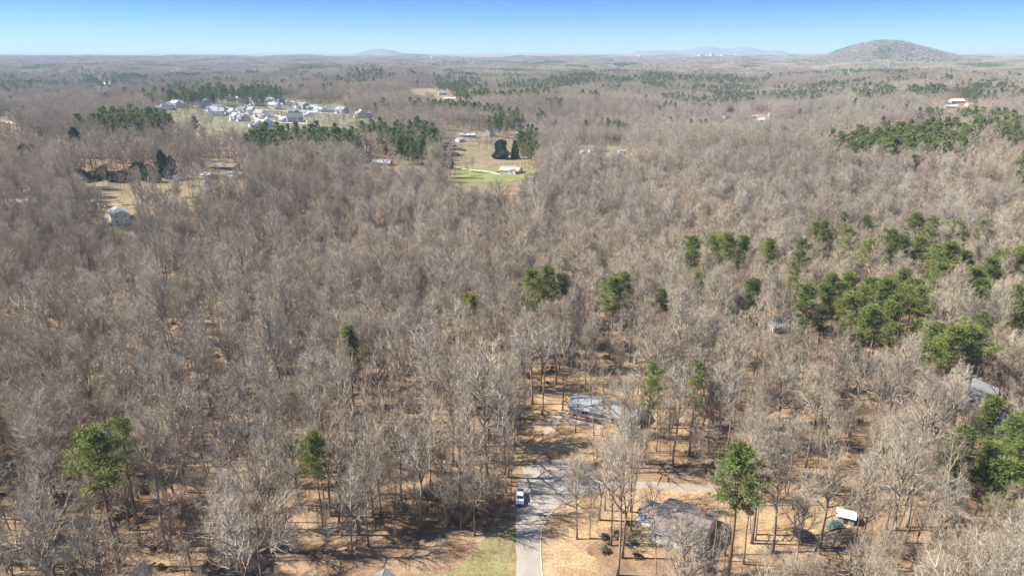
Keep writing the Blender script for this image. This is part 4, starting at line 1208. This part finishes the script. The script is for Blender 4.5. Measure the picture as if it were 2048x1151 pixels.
# wing on the left side: lower gable with ridge along X
wx0 = -L3 / 2 - 5.2
mb = MB(); ry = 1.0; tn = math.tan(R(20)); wr = 3 * tn
mb.prism([(ry - 3, -.3), (ry + 3, -.3), (ry + 3, 2.3), (ry, 2.3 + wr), (ry - 3, 2.3)], wx0, -L3 / 2 + .2, 'x')
link('wing_wall', mb.mesh('wing_wall', M_WHITE), bh)
mb = MB(); top = [(ry - 3.4, 2.32 - .4 * tn), (ry, 2.32 + wr), (ry + 3.4, 2.32 - .4 * tn)]
mb.prism(top + [(q[0], q[1] + .15) for q in top[::-1]], wx0 - .4, -L3 / 2 + .25, 'x')
link('wing_roof', mb.mesh('wing_roof', M_SHINGLE_B), bh)
add_window(bh, wx0 + 2.4, ry - 3.02, 1.4, 1.8, 1.3, 0)
mb = MB(); mb.box(wx0 - .3, -L3 / 2 - .6, ry - 3.9, ry - 3.05, -.2, .5)
link('porch_step', mb.mesh('porch_step', M_TRIM), bh)

# hip roof at the lower edge
p = at(768, 1136, 3.0)
house('hip_roofed_house', 'house with grey-blue hip roof beside the lower lawn', (p.x + .5, p.y - 6.9, 0), R(48), 9.4, 9, 3.0, R(32), M_GREYW, M_SHINGLE_G, hip=True)

# white shed, trampoline, tarp
p = at(1690, 1040)
t = thing('white_shed', 'small white metal-roofed shed in the yard by the trampoline', 'shed', (p.x, p.y, 0), -.45)
mb = MB(); mb.box(-1.9, 1.9, -1.4, 1.4, -.2, 2.0); link('wall', mb.mesh('wall', M_GREYW), t)
mb = MB(); mb.prism([(-1.75, 1.95), (0, 2.5), (1.75, 1.95), (1.75, 2.03), (0, 2.6), (-1.75, 2.03)], -2.2, 2.2, 'x'); link('roof', mb.mesh('roof', M_TRIM), t)
add_door(t, 0, -1.42, wd=.9, ht=1.8)
p = at(1606, 1074)
t = thing('trampoline', 'round black trampoline on the yard behind the brown-roofed house', 'trampoline', (p.x, p.y, 0))
n_ = 28; rt = 2.3
mb = MB(); mb.tube([(rt * math.cos(6.2832 * k / n_), rt * math.sin(6.2832 * k / n_), .85) for k in range(n_ + 1)], .05, 6, cap=False); link('rim', mb.mesh('rim', M_METAL, True), t)
mb = MB(); mb.poly([(2.0 * math.cos(6.2832 * k / n_), 2.0 * math.sin(6.2832 * k / n_), .83) for k in range(n_)]); link('jumping_mat', mb.mesh('jumping_mat', M_MAT), t)
mb = MB()
for k in range(n_):
    q0, q1 = 6.2832 * k / n_, 6.2832 * (k + 1) / n_
    mb.poly([(2.02 * math.cos(q0), 2.02 * math.sin(q0), .86), (2.3 * math.cos(q0), 2.3 * math.sin(q0), .91), (2.3 * math.cos(q1), 2.3 * math.sin(q1), .91), (2.02 * math.cos(q1), 2.02 * math.sin(q1), .86)])
link('edge_pad', mb.mesh('edge_pad', mat('edge_pad', (.05, .055, .07), .7)), t)
for k in range(6):
    q = k * 1.0472; mb = MB(); x, y = rt * math.cos(q), rt * math.sin(q)
    mb.tube([(x * .97, y * .97, .82), (x * 1.0, y * 1.0, 0.0)], .035, 6); link('leg', mb.mesh('leg', M_METAL), t)
p = at(1668, 1050)
mb = MB(); rg = random.Random(4)
gxn = 11; P_ = []
for j in range(9):
    for i in range(gxn):
        x, y = (i - 5) * .42, (j - 4) * .38
        e_ = max(0, 1 - (x / 2.3) ** 2) * max(0, 1 - (y / 1.7) ** 2)
        mb.v.append((x + rg.uniform(-.06, .06), y + rg.uniform(-.06, .06), .03 + 1.1 * e_ ** .6 + rg.uniform(0, .12) * e_))
for j in range(8):
    for i in range(gxn - 1):
        mb.f.append((j * gxn + i, j * gxn + i + 1, (j + 1) * gxn + i + 1, (j + 1) * gxn + i)); mb.m.append(0)
tag(link('tarp', mb.mesh('tarp', M_TARP, True), None, (p.x, p.y, 0), (0, 0, .2)), 'green tarp over a pile beside the small white shed', 'tarp')

# houses half hidden in the woods on the right
for nm, u, v, rz, L1, W1, wm, rm, hip, lab in [
    ('woodland_house', 1938, 792, .35, 17, 11, M_GREYW, M_SHINGLE_G, True, 'blue-grey roofed house under the lower pine group'),
    ('woodland_house', 2040, 862, -.3, 16, 10, M_GREYW, M_SHINGLE_P, False, 'house with plain grey gable roof beside the bright pine clump'),
    ('woodland_house', 1562, 655, .3, 16, 10, M_WHITE, M_SHINGLE_P, False, 'pale grey roof half hidden by bare trees below the pine belt'),
    ('two_storey_house', 240, 442, -.95, 17, 10, M_WHITE, M_SHINGLE_G, False, 'white two-storey house with rows of windows in the left woods'),
    ('long_shed', 30, 412, .25, 16, 7, M_WHITE, M_TRIM, False, 'white flat-looking shed roof among bare trees past the white house'),
    ('gambrel_shed', 360, 362, .9, 7, 6, M_GREYW, M_SHINGLE_G, False, 'steep-roofed grey shed beside the red-budded tree'),
    ('farmhouse', 472, 357, -.5, 17, 11, M_CREAM, M_SHINGLE_G, False, 'farmhouse with grey roof at the end of the paddock'),
    ('farmhouse', 452, 338, -.15, 22, 10, M_BRICK, M_SHINGLE_B, False, 'long brick farmhouse with brown roof under the trees'),
    ('farm_shed', 416, 356, -.5, 9, 6, M_WHITE, M_SHINGLE_P, False, 'white farm shed with pale roof between the farmhouse yard trees'),
    ('lawn_house', 1022, 345, -.35, 19, 12, M_WHITE, M_SHINGLE_T, False, 'tan-roofed house with white chimney on the green lawn'),
    ('field_house', 765, 330, -.2, 18, 9, M_CREAM, M_SHINGLE_P, False, 'low pale-roofed house in the tan field'),
    ('grey_house', 905, 300, .1, 22, 10, M_CREAM, M_SHINGLE_D, False, 'long dark grey-roofed house with cream end wall beside the pine row'),
    ('pink_house', 978, 272, 1.1, 14, 10, M_PINK, M_SHINGLE_D, False, 'tall pinkish gabled house beside the far pines'),
    ('white_barn', 918, 283, 1.0, 11, 9, M_WHITE, M_SHINGLE_P, False, 'white barn-ended building among the small sheds'),
    ('low_house', 935, 274, .05, 20, 9, M_GREYW, M_SHINGLE_P, False, 'grey low house behind the white barn'),
    ('brick_house', 886, 288, .2, 13, 9, M_BRICK, M_SHINGLE_T, False, 'small reddish house at the pine row end'),
    ('tan_house', 1045, 268, .5, 15, 10, M_CREAM, M_SHINGLE_T, False, 'orange-tan roofed house behind the lone pines'),
    ('white_house', 1195, 305, .15, 20, 10, M_WHITE, M_SHINGLE_D, False, 'white house with dark roof in the tan clearing'),
    ('garden_shed', 1162, 308, 1.0, 6, 5, M_WHITE, M_TRIM, False, 'small white gabled shed beside the dark-roofed white house'),
    ('small_shed', 1243, 306, .3, 7, 5, M_WHITE, M_TRIM, False, 'lone white shed at the clearing end past the white house')]:
    p = at(u, v)
    two = nm in ('two_storey_house', 'pink_house')
    house(nm, lab, p, rz, L1, W1, 2.9 if L1 > 8 else 2.6, R(24) if nm not in ('gambrel_shed', 'pink_house', 'garden_shed') else R(40), wm, rm, hip, wins=(6 if nm == 'two_storey_house' else 4 if L1 > 12 else 2), storeys=2 if two else 1, chimney=(3.5, 1.5) if nm == 'lawn_house' else None, wing=(4.5, 4, 7) if nm == 'lawn_house' else None, garage=False, cat='shed' if 'shed' in nm else 'barn' if 'barn' in nm else 'house')

# houses farther off, each described by roof and place
for u, v, rz, L1, W1, wm, rm, st, lab in [
    (1452, 238, .5, 15, 10, M_WHITE, M_SHINGLE_D, 2, 'white two-storey house at the far wood edge'),
    (1468, 242, -.3, 16, 10, M_WHITE, M_SHINGLE_D, 1, 'dark-roofed house beside the far white two-storey one'),
    (1505, 236, .2, 18, 11, M_CREAM, M_SHINGLE_P, 1, 'cream house in the gap of the far tan woods'),
    (1522, 242, .1, 12, 8, M_WHITE, M_TRIM, 1, 'small white-roofed building beside the far cream house'),
    (1542, 234, -.2, 10, 8, M_CREAM, M_SHINGLE_T, 2, 'narrow cream house at the end of the far gap'),
    (885, 190, .3, 22, 13, M_GREYW, M_SHINGLE_GN, 2, 'big house with greenish roof and gables before far pines'),
    (915, 192, -.2, 24, 13, M_GREYW, M_SHINGLE_GN, 2, 'long greenish-roofed house beside the big gabled one'),
    (900, 200, .0, 26, 10, M_WHITE, M_SHINGLE_P, 1, 'pale-roofed long building below the greenish roofs'),
    (1130, 185, .2, 16, 10, M_PINK, M_SHINGLE_T, 2, 'brick-toned house peeping from the far pine band'),
    (1155, 184, -.2, 15, 10, M_CREAM, M_SHINGLE_B, 2, 'brown-roofed house peeping from the far pine band'),
    (1912, 205, .1, 26, 12, M_CREAM, M_TRIM, 1, 'long yellowish hall beside far dark pines'),
    (1900, 216, .0, 22, 12, M_CREAM, M_SHINGLE_P, 1, 'low cream building below the yellowish hall'),
    (1945, 212, .1, 24, 10, M_CREAM, M_SHINGLE_T, 1, 'tan-roofed hall past the yellowish one'),
    (340, 186, .1, 20, 10, M_WHITE, M_SHINGLE_P, 1, 'lone pale house in woods behind the suburb'),
    (212, 170, .1, 24, 11, M_WHITE, M_TRIM, 1, 'white-roofed house by the far street'),
    (430, 152, .1, 24, 10, M_WHITE, M_TRIM, 1, 'white-roofed far farmhouse beyond the suburb')]:
    house('far_house', lab, at(u, v), rz, L1, W1, 2.9, R(28), wm, rm, False, wins=3, storeys=st, back=False)
for i, (u, v) in enumerate([(1758, 276), (1772, 278), (1808, 266), (1822, 268), (1840, 264), (1860, 262), (1795, 270)]):
    house('apartment_block', 'pale apartment block with dark window rows seen through far bare trees', at(u, v), .1 + .5 * (i % 2), 20, 10, 2.9, R(20), (M_WHITE, M_CREAM)[i % 2], M_SHINGLE_P, True, wins=5, storeys=2, group='apartment blocks behind the pine belt', back=False, cat='building')

# the suburb on the rise: pale new houses with front gables
SUB = [(185, 190), (232, 192), (300, 172), (345, 176), (465, 152), (520, 162), (560, 160), (650, 112), (745, 122), (805, 124), (855, 142), (905, 112), (955, 122), (990, 124), (1040, 128), (1105, 134), (1150, 134), (1205, 154), (1300, 176), (1345, 184), (1405, 190), (1100, 184), (955, 160), (640, 194), (600, 206), (640, 240), (755, 230), (845, 222), (890, 226), (1255, 220), (1470, 210), (1530, 208), (1585, 212), (1655, 224), (1390, 250), (990, 254), (1055, 260), (1215, 294), (1270, 296), (790, 280), (850, 288), (960, 334), (1050, 336), (1815, 262), (1880, 258)]
rg = random.Random(17)
walls = [(M_WHITE, 'white'), (M_GREYW, 'grey'), (M_CREAM, 'cream'), (M_WHITE, 'white'), (M_WHITE, 'white')]
roofs = [(M_SHINGLE_P, 'pale grey'), (M_SHINGLE_G, 'blue-grey'), (M_SHINGLE_D, 'dark'), (M_SHINGLE_G, 'blue-grey'), (M_SHINGLE_P, 'pale grey')]
for i, (x, y) in enumerate(SUB):
    u, v = 280 + x / 4.096, 170 + y / 4.096
    (wm, wn), (rm, rn) = rg.choice(walls), rg.choice(roofs)
    two = rg.random() < .5
    house('suburban_house', '%s %s house with %s roof and front gable in the hilltop suburb' % ('two-storey' if two else 'single-storey', wn, rn), at(u, v + 2), rg.choice([-.3, -.6, -.9, -1.2, .4, -1.45]), rg.uniform(18, 22), rg.uniform(12, 14), 3.5, R(rg.uniform(30, 38)), wm, rm, False, wins=3, storeys=2 if two else 1, wing=(rg.choice([-4, 4]), 4, 8), garage=True, group='new houses of the hilltop suburb', back=False)
for i, (x0, y0, x1, y1) in enumerate([(1070, 240, 1212, 270), (1290, 284, 1372, 304), (1765, 222, 1915, 244), (1190, 130, 1375, 158), (1310, 210, 1480, 228), (515, 203, 585, 208), (540, 238, 592, 234), (690, 192, 800, 196)]):
    a, b, rz, l = face(280 + x0 / 4.096, 171 + y0 / 4.096, 280 + x1 / 4.096, 171 + y1 / 4.096)
    n_ = max(3, int(l / 9)); d = (b - a)
    t = thing('white_fence', 'long white board fence between the suburb lots', 'fence', a, 0, 'white fences of the suburb')
    for k in range(n_):
        p0 = a + d * (k / n_); p1 = a + d * ((k + 1) / n_)
        p1z = float(hgt(p1.x, p1.y)); p0z = float(hgt(p0.x, p0.y))
        q0, q1 = p0 - a, p1 - a
        z0, z1 = p0z - a.z, p1z - a.z
        nrm = Vector((-(q1 - q0).y, (q1 - q0).x, 0)).normalized() * .04
        mb = MB()
        vs = [q0 - nrm, q1 - nrm, q1 + nrm, q0 + nrm]
        mb.v = [(w_.x, w_.y, (z0, z1, z1, z0)[ii] + .3) for ii, w_ in enumerate(vs)] + [(w_.x, w_.y, (z0, z1, z1, z0)[ii] + 2.3) for ii, w_ in enumerate(vs)]
        mb.f = [(0, 3, 2, 1), (4, 5, 6, 7), (0, 1, 5, 4), (1, 2, 6, 5), (2, 3, 7, 6), (3, 0, 4, 7)]; mb.m = [0] * 6
        link('panel', mb.mesh('panel', M_TRIM), t)
        link('post', box_mesh('post', (-.09, .09, -.09, .09, .2, 2.45), M_TRIM), t, (q0.x, q0.y, z0))

def strip(name, pts, wd, m, dz):
    P = [at(u, v) for u, v in pts]
    Q = []
    for i in range(len(P) - 1):
        n_ = max(2, int((P[i + 1] - P[i]).length / 12))
        Q += [P[i].lerp(P[i + 1], k / n_) for k in range(n_)]
    Q.append(P[-1]); mb = MB()
    for i, q in enumerate(Q):
        d = (Q[min(i + 1, len(Q) - 1)] - Q[max(i - 1, 0)]); nrm = Vector((-d.y, d.x, 0)).normalized() * wd / 2
        for s in (1, -1):
            x, y = q.x + nrm.x * s, q.y + nrm.y * s
            mb.v.append((x, y, float(hgt(x, y)) + dz))
    for i in range(len(Q) - 1):
        mb.f.append((2 * i, 2 * i + 1, 2 * i + 3, 2 * i + 2)); mb.m.append(0)
    return tag(link(name, mb.mesh(name, m)), kind='structure')
strip('suburb_street', [(330, 218), (420, 212), (480, 219), (560, 222), (640, 226), (720, 230)], 9, M_CONC, .75)
strip('suburb_street', [(440, 226), (500, 234), (560, 246), (630, 250)], 9, M_CONC, .78)
strip('suburb_street', [(470, 205), (560, 208), (640, 214)], 8, M_CONC, .8)
strip('far_street', [(-10, 238), (12, 244), (42, 250)], 12, M_CONC, .6)
strip('far_street', [(186, 162), (192, 176), (200, 190)], 12, M_CONC, .7)
strip('house_drive', [(915, 338), (950, 341), (985, 346), (1000, 350)], 4.5, M_CONC, .6)

# church with a white steeple
p = at(1700, 158)
t = thing('church', 'white church with a tall pointed steeple in the far woods', 'church', p, .4)
gable_parts(t, 26, 13, 6, R(38), M_WHITE, M_SHINGLE_D)
mb = MB(); mb.box(-2.6, 2.6, -2.6, 2.6, 0, 17); link('tower', mb.mesh('tower', M_WHITE), t, (-14, 0, 0))
mb = MB(); mb.tube([(0, 0, 17), (0, 0, 20), (0, 0, 34)], [2.6, 2.0, .12], 8); link('spire', mb.mesh('spire', M_TRIM), t, (-14, 0, 0))
for x in (-8, -3, 2, 7): add_window(t, x, -6.52, 3.2, 1.4, 3.2, 0)
# far white buildings on the plain and slender towers
for u, v, L1, W1, H1, lab in [(1290, 114, 160, 60, 16, 'long white warehouse on the far plain'), (1312, 114, 90, 50, 13, 'short white warehouse beside the long one on the far plain'), (1402, 112, 70, 40, 24, 'white block below the far blue hills'), (1425, 112, 60, 40, 34, 'tall white block below the far blue hills'), (1455, 113, 170, 60, 18, 'wide white factory below the far blue hills'), (1607, 114, 80, 40, 14, 'small white hall on the plain by the mountain'), (812, 126, 36, 30, 16, 'white hall below the far round hill'), (830, 128, 24, 20, 12, 'small white hall beside the one below the far hill'), (440, 128, 50, 20, 22, 'pale works building in the hazy woods')]:
    a = at(u, v)
    t = thing('distant_building', lab, 'building', a, .1)
    mb = MB(); mb.box(-L1 / 2, L1 / 2, -W1 / 2, W1 / 2, -4, H1); link('wall', mb.mesh('wall', M_WHITE), t)
    mb = MB(); mb.box(-L1 / 2 - .8, L1 / 2 + .8, -W1 / 2 - .8, W1 / 2 + .8, H1 + .01, H1 + 1.2); link('roof', mb.mesh('roof', M_TRIM), t)
    for q in range(4): link('window', box_mesh('strip_window', (-L1 * .09, L1 * .09, -.3, .3, H1 * .4, H1 * .7), M_GLASS), t, (-L1 * .36 + q * L1 * .24, -W1 / 2 - .1, 0))
p = at(863, 124)
t = thing('water_tower', 'slender white water tower on the far plain', 'water tower', p)
mb = MB(); mb.tube([(0, 0, -3), (0, 0, 6), (0, 0, 34)], [4.5, 2.6, 2.2], 12); link('stem', mb.mesh('stem', M_TRIM, True), t)
mb = MB(); mb.tube([(0, 0, 33), (0, 0, 36), (0, 0, 40), (0, 0, 44), (0, 0, 46)], [2.5, 6.5, 8, 6, 1], 14); link('tank', mb.mesh('tank', M_TRIM, True), t)

# ------------------------------------------------------------------ vehicles
def wheel_mesh(r, wd):
    mb = MB(); n_ = 18
    prof = [(-wd / 2, r * .62), (-wd / 2, r * .94), (-wd * .35, r), (wd * .35, r), (wd / 2, r * .94), (wd / 2, r * .62)]
    for k in range(n_):
        a = 6.2832 * k / n_
        for x, q in prof: mb.v.append((x, q * math.cos(a), q * math.sin(a)))
    m_ = len(prof)
    for k in range(n_):
        k2 = (k + 1) % n_
        for j in range(m_):
            j2 = (j + 1) % m_
            mb.f.append((k * m_ + j, k * m_ + j2, k2 * m_ + j2, k2 * m_ + j)); mb.m.append(0)
    rim = MB()
    for s in (-1, 1):
        rim.v += [(s * wd * .42, r * .64 * math.cos(6.2832 * k / n_), r * .64 * math.sin(6.2832 * k / n_)) for k in range(n_)]
    rim.f = [tuple(range(n_)), tuple(range(n_, 2 * n_))] + [(k, (k + 1) % n_, n_ + (k + 1) % n_, n_ + k) for k in range(n_)]; rim.m = [0] * len(rim.f)
    return mb.mesh('tyre', M_RUBBER, True), rim.mesh('rim', mat('alloy', (.4, .4, .42), .35, metallic=.8))
TYRE, RIM = wheel_mesh(.40, .27)
def vehicle(name, label, loc, rz, paint, pickup=True):
    """front towards -Y"""
    t = thing(name, label, 'pickup' if pickup else 'car', loc, rz)
    Lh = 2.9 if pickup else 2.3; w2 = .98 if pickup else .9
    def slab(profile, hw, m, nm, top_in=0.0, par=None):
        mb = MB(); b = len(profile)
        zm = max(q[1] for q in profile); zl = min(q[1] for q in profile)
        for s in (-1, 1):
            for y, z in profile: mb.v.append((s * (hw - top_in * (z - zl) / (zm - zl)), y, z))
        for i in range(b):
            j = (i + 1) % b; mb.f.append((i, j, b + j, b + i)); mb.m.append(0)
        mb.f += [tuple(range(b))[::-1], tuple(range(b, 2 * b))]; mb.m += [0, 0]
        o = link(nm, mb.mesh(nm, m), par or t)
        bv = o.modifiers.new('bevel', 'BEVEL'); bv.width = .045; bv.segments = 2; bv.limit_method = 'ANGLE'
        return o
    hz = 1.18 if pickup else .92
    slab([(-Lh, .50), (-Lh, .85), (-Lh + .1, hz - .08), (-1.25, hz), (Lh - .1, hz), (Lh, hz - .1), (Lh, .5), (Lh - .3, .36), (-Lh + .3, .36)], w2, paint, 'body')
    rt = 1.88 if pickup else 1.45
    y1 = 1.05 if pickup else 1.75
    cab = [(-1.3, hz - .02), (-.62, rt - .06), (-.45, rt), (y1 - .35, rt), (y1 - .12, rt - .06), (y1, hz - .02)]
    cb = slab(cab, w2 - .05, paint, 'cab', .17)
    # windscreen, rear window and side windows set 12 mm proud of the cab
    def glass(nm, pts):
        mb = MB(); mb.poly(pts); o = link(nm, mb.mesh(nm, M_GLASS), cb); return o
    k_ = (rt - hz)
    def inn(z): return w2 - .05 - .17 * (z - hz) / k_
    za, zb = hz + .10, rt - .14
    ya, yb = -1.3 + .68 * (za - hz) / (k_ - .06) - .03, -1.3 + .68 * (zb - hz) / (k_ - .06) - .03
    glass('windscreen', [(-inn(za) + .1, ya, za), (inn(za) - .1, ya, za), (inn(zb) - .1, yb, zb), (-inn(zb) + .1, yb, zb)])
    yr0, yr1 = y1 - .12 * (za - hz) / (k_ - .06) + .02, y1 - .12 * (zb - hz) / (k_ - .06) + .02
    glass('rear_window', [(-inn(za) + .12, yr0, za), (inn(za) - .12, yr0, za), (inn(zb) - .12, yr1, zb), (-inn(zb) + .12, yr1, zb)])
    for s in (-1, 1):
        for q0, q1 in ((-.78, .05), (.13, y1 - .25)):
            glass('side_window', [(s * (inn(za) + .012), q0 - .12 if q0 < 0 else q0, za), (s * (inn(za) + .012), q1, za), (s * (inn(zb) + .012), q1, zb), (s * (inn(zb) + .012), q0 + .15 if q0 < 0 else q0, zb)])
        mb = MB(); mb.box(-.1, .1, -.06, .06, -.08, .08); link('mirror', mb.mesh('mirror', paint), t, (s * (w2 + .1), -.95, hz + .16))
        mb = MB(); mb.box(-.2, .2, -.03, .03, -.09, .09); link('headlight', mb.mesh('headlight', M_LAMP), t, (s * (w2 - .28), -Lh - .01, .86))
        mb = MB(); mb.box(-.09, .09, -.03, .03, -.15, .15); link('tail_light', mb.mesh('tail_light', M_CARR), t, (s * (w2 - .12), Lh + .005, .86))
        for yy in (-Lh + .98, Lh - 1.12):
            wh = link('wheel', TYRE, t, (s * (w2 - .1), yy, .40)); link('rim', RIM, wh)
    mb = MB(); mb.box(-.52, .52, -.03, .03, -.15, .15); link('grille', mb.mesh('grille', M_METAL), t, (0, -Lh - .012, .84))
    mb = MB(); mb.box(-w2 + .04, w2 - .04, -.1, .1, -.11, .11); link('bumper', mb.mesh('bumper', M_METAL if pickup else paint), t, (0, -Lh - .05, .52))
    if pickup:
        mb = MB(); mb.box(-w2 + .12, w2 - .12, y1 + .12, Lh - .12, hz - .02, hz + .012); link('bed_liner', mb.mesh('bed_liner', M_METAL), t)
        mb = MB()
        for s in (-1, 1): mb.box(s * (w2 - .1) - .06, s * (w2 - .1) + .06, y1 + .1, Lh - .06, hz - .01, hz + .16)
        mb.box(-w2 + .17, w2 - .17, Lh - .14, Lh - .04, hz - .01, hz + .16); link('bed_rail', mb.mesh('bed_rail', paint), t)
        mb = MB(); mb.box(-w2 + .18, w2 - .18, y1 + .2, y1 + .75, hz + .015, hz + .30); link('tool_box', mb.mesh('tool_box', paint), t)
    return t
p = at(1041, 999)
vehicle('pickup_truck', 'white pickup truck parked at the road edge facing down the lane', (p.x - .1, p.y, 0.014), R(-3), M_CARW, True)
p = at(995, 346); vehicle('parked_car', 'red car parked beside the tan-roofed lawn house', (p.x, p.y, p.z + .5), .6, M_CARR, False)
p = at(952, 290); vehicle('parked_car', 'white car parked between the far yard sheds', (p.x, p.y, p.z + .45), 1.4, M_CARW, False)
p = at(912, 262); vehicle('parked_car', 'dark car parked by the far yards under bare trees', (p.x, p.y, p.z + .1), 1.3, M_CARD, False)

# pale stones at the feet of the drive-side trees
def stone(seed, r):
    rg = random.Random(seed); mb = MB(); n_ = 9
    rings = [(.0, .75), (.35, 1.0), (.65, .85), (.9, .45)]
    for z, q in rings:
        for k in range(n_):
            a = 6.2832 * k / n_; s = r * q * rg.uniform(.82, 1.12)
            mb.v.append((s * math.cos(a) * 1.2, s * math.sin(a), z * r * 1.1))
    for j in range(3):
        for k in range(n_):
            k2 = (k + 1) % n_; mb.f.append((j * n_ + k, j * n_ + k2, (j + 1) * n_ + k2, (j + 1) * n_ + k)); mb.m.append(0)
    mb.f.append(tuple(3 * n_ + k for k in range(n_))); mb.m.append(0)
    return mb.mesh('stone', M_STONE)
for i, (u, v, r_) in enumerate([(1086, 829, .45), (1080, 828, .35), (1033, 837, .6), (1046, 842, .4), (1047, 848, .45), (1074, 773, .4), (1100, 842, .5), (1097, 842, .35)]):
    p = at(u, v); tag(link('boulder', stone(i, r_), None, (p.x, p.y, -.04), (0, 0, i)), 'pale boulder beside the gravel drive', 'boulder', 'pale boulders along the gravel drive')

# ------------------------------------------------------------------ air
mb = MB(); mb.box(-33000, 33000, -1500, 33000, -30, 330)
hz_ = link('haze', mb.mesh('haze', []))
m_ = bpy.data.materials.new('haze_air'); m_.use_nodes = True
n = m_.node_tree; n.nodes.clear()
o_ = n.nodes.new('ShaderNodeOutputMaterial'); pv = n.nodes.new('ShaderNodeVolumePrincipled')
pv.inputs['Color'].default_value = (0.60, 0.81, 1.0, 1)
pv.inputs['Density'].default_value = 7.5e-5
pv.inputs['Anisotropy'].default_value = 0.0
n.links.new(pv.outputs[0], o_.inputs['Volume'])
hz_.data.materials.append(m_)
tag(hz_, 'thin blue haze filling the air over the woods', 'haze', kind='stuff')
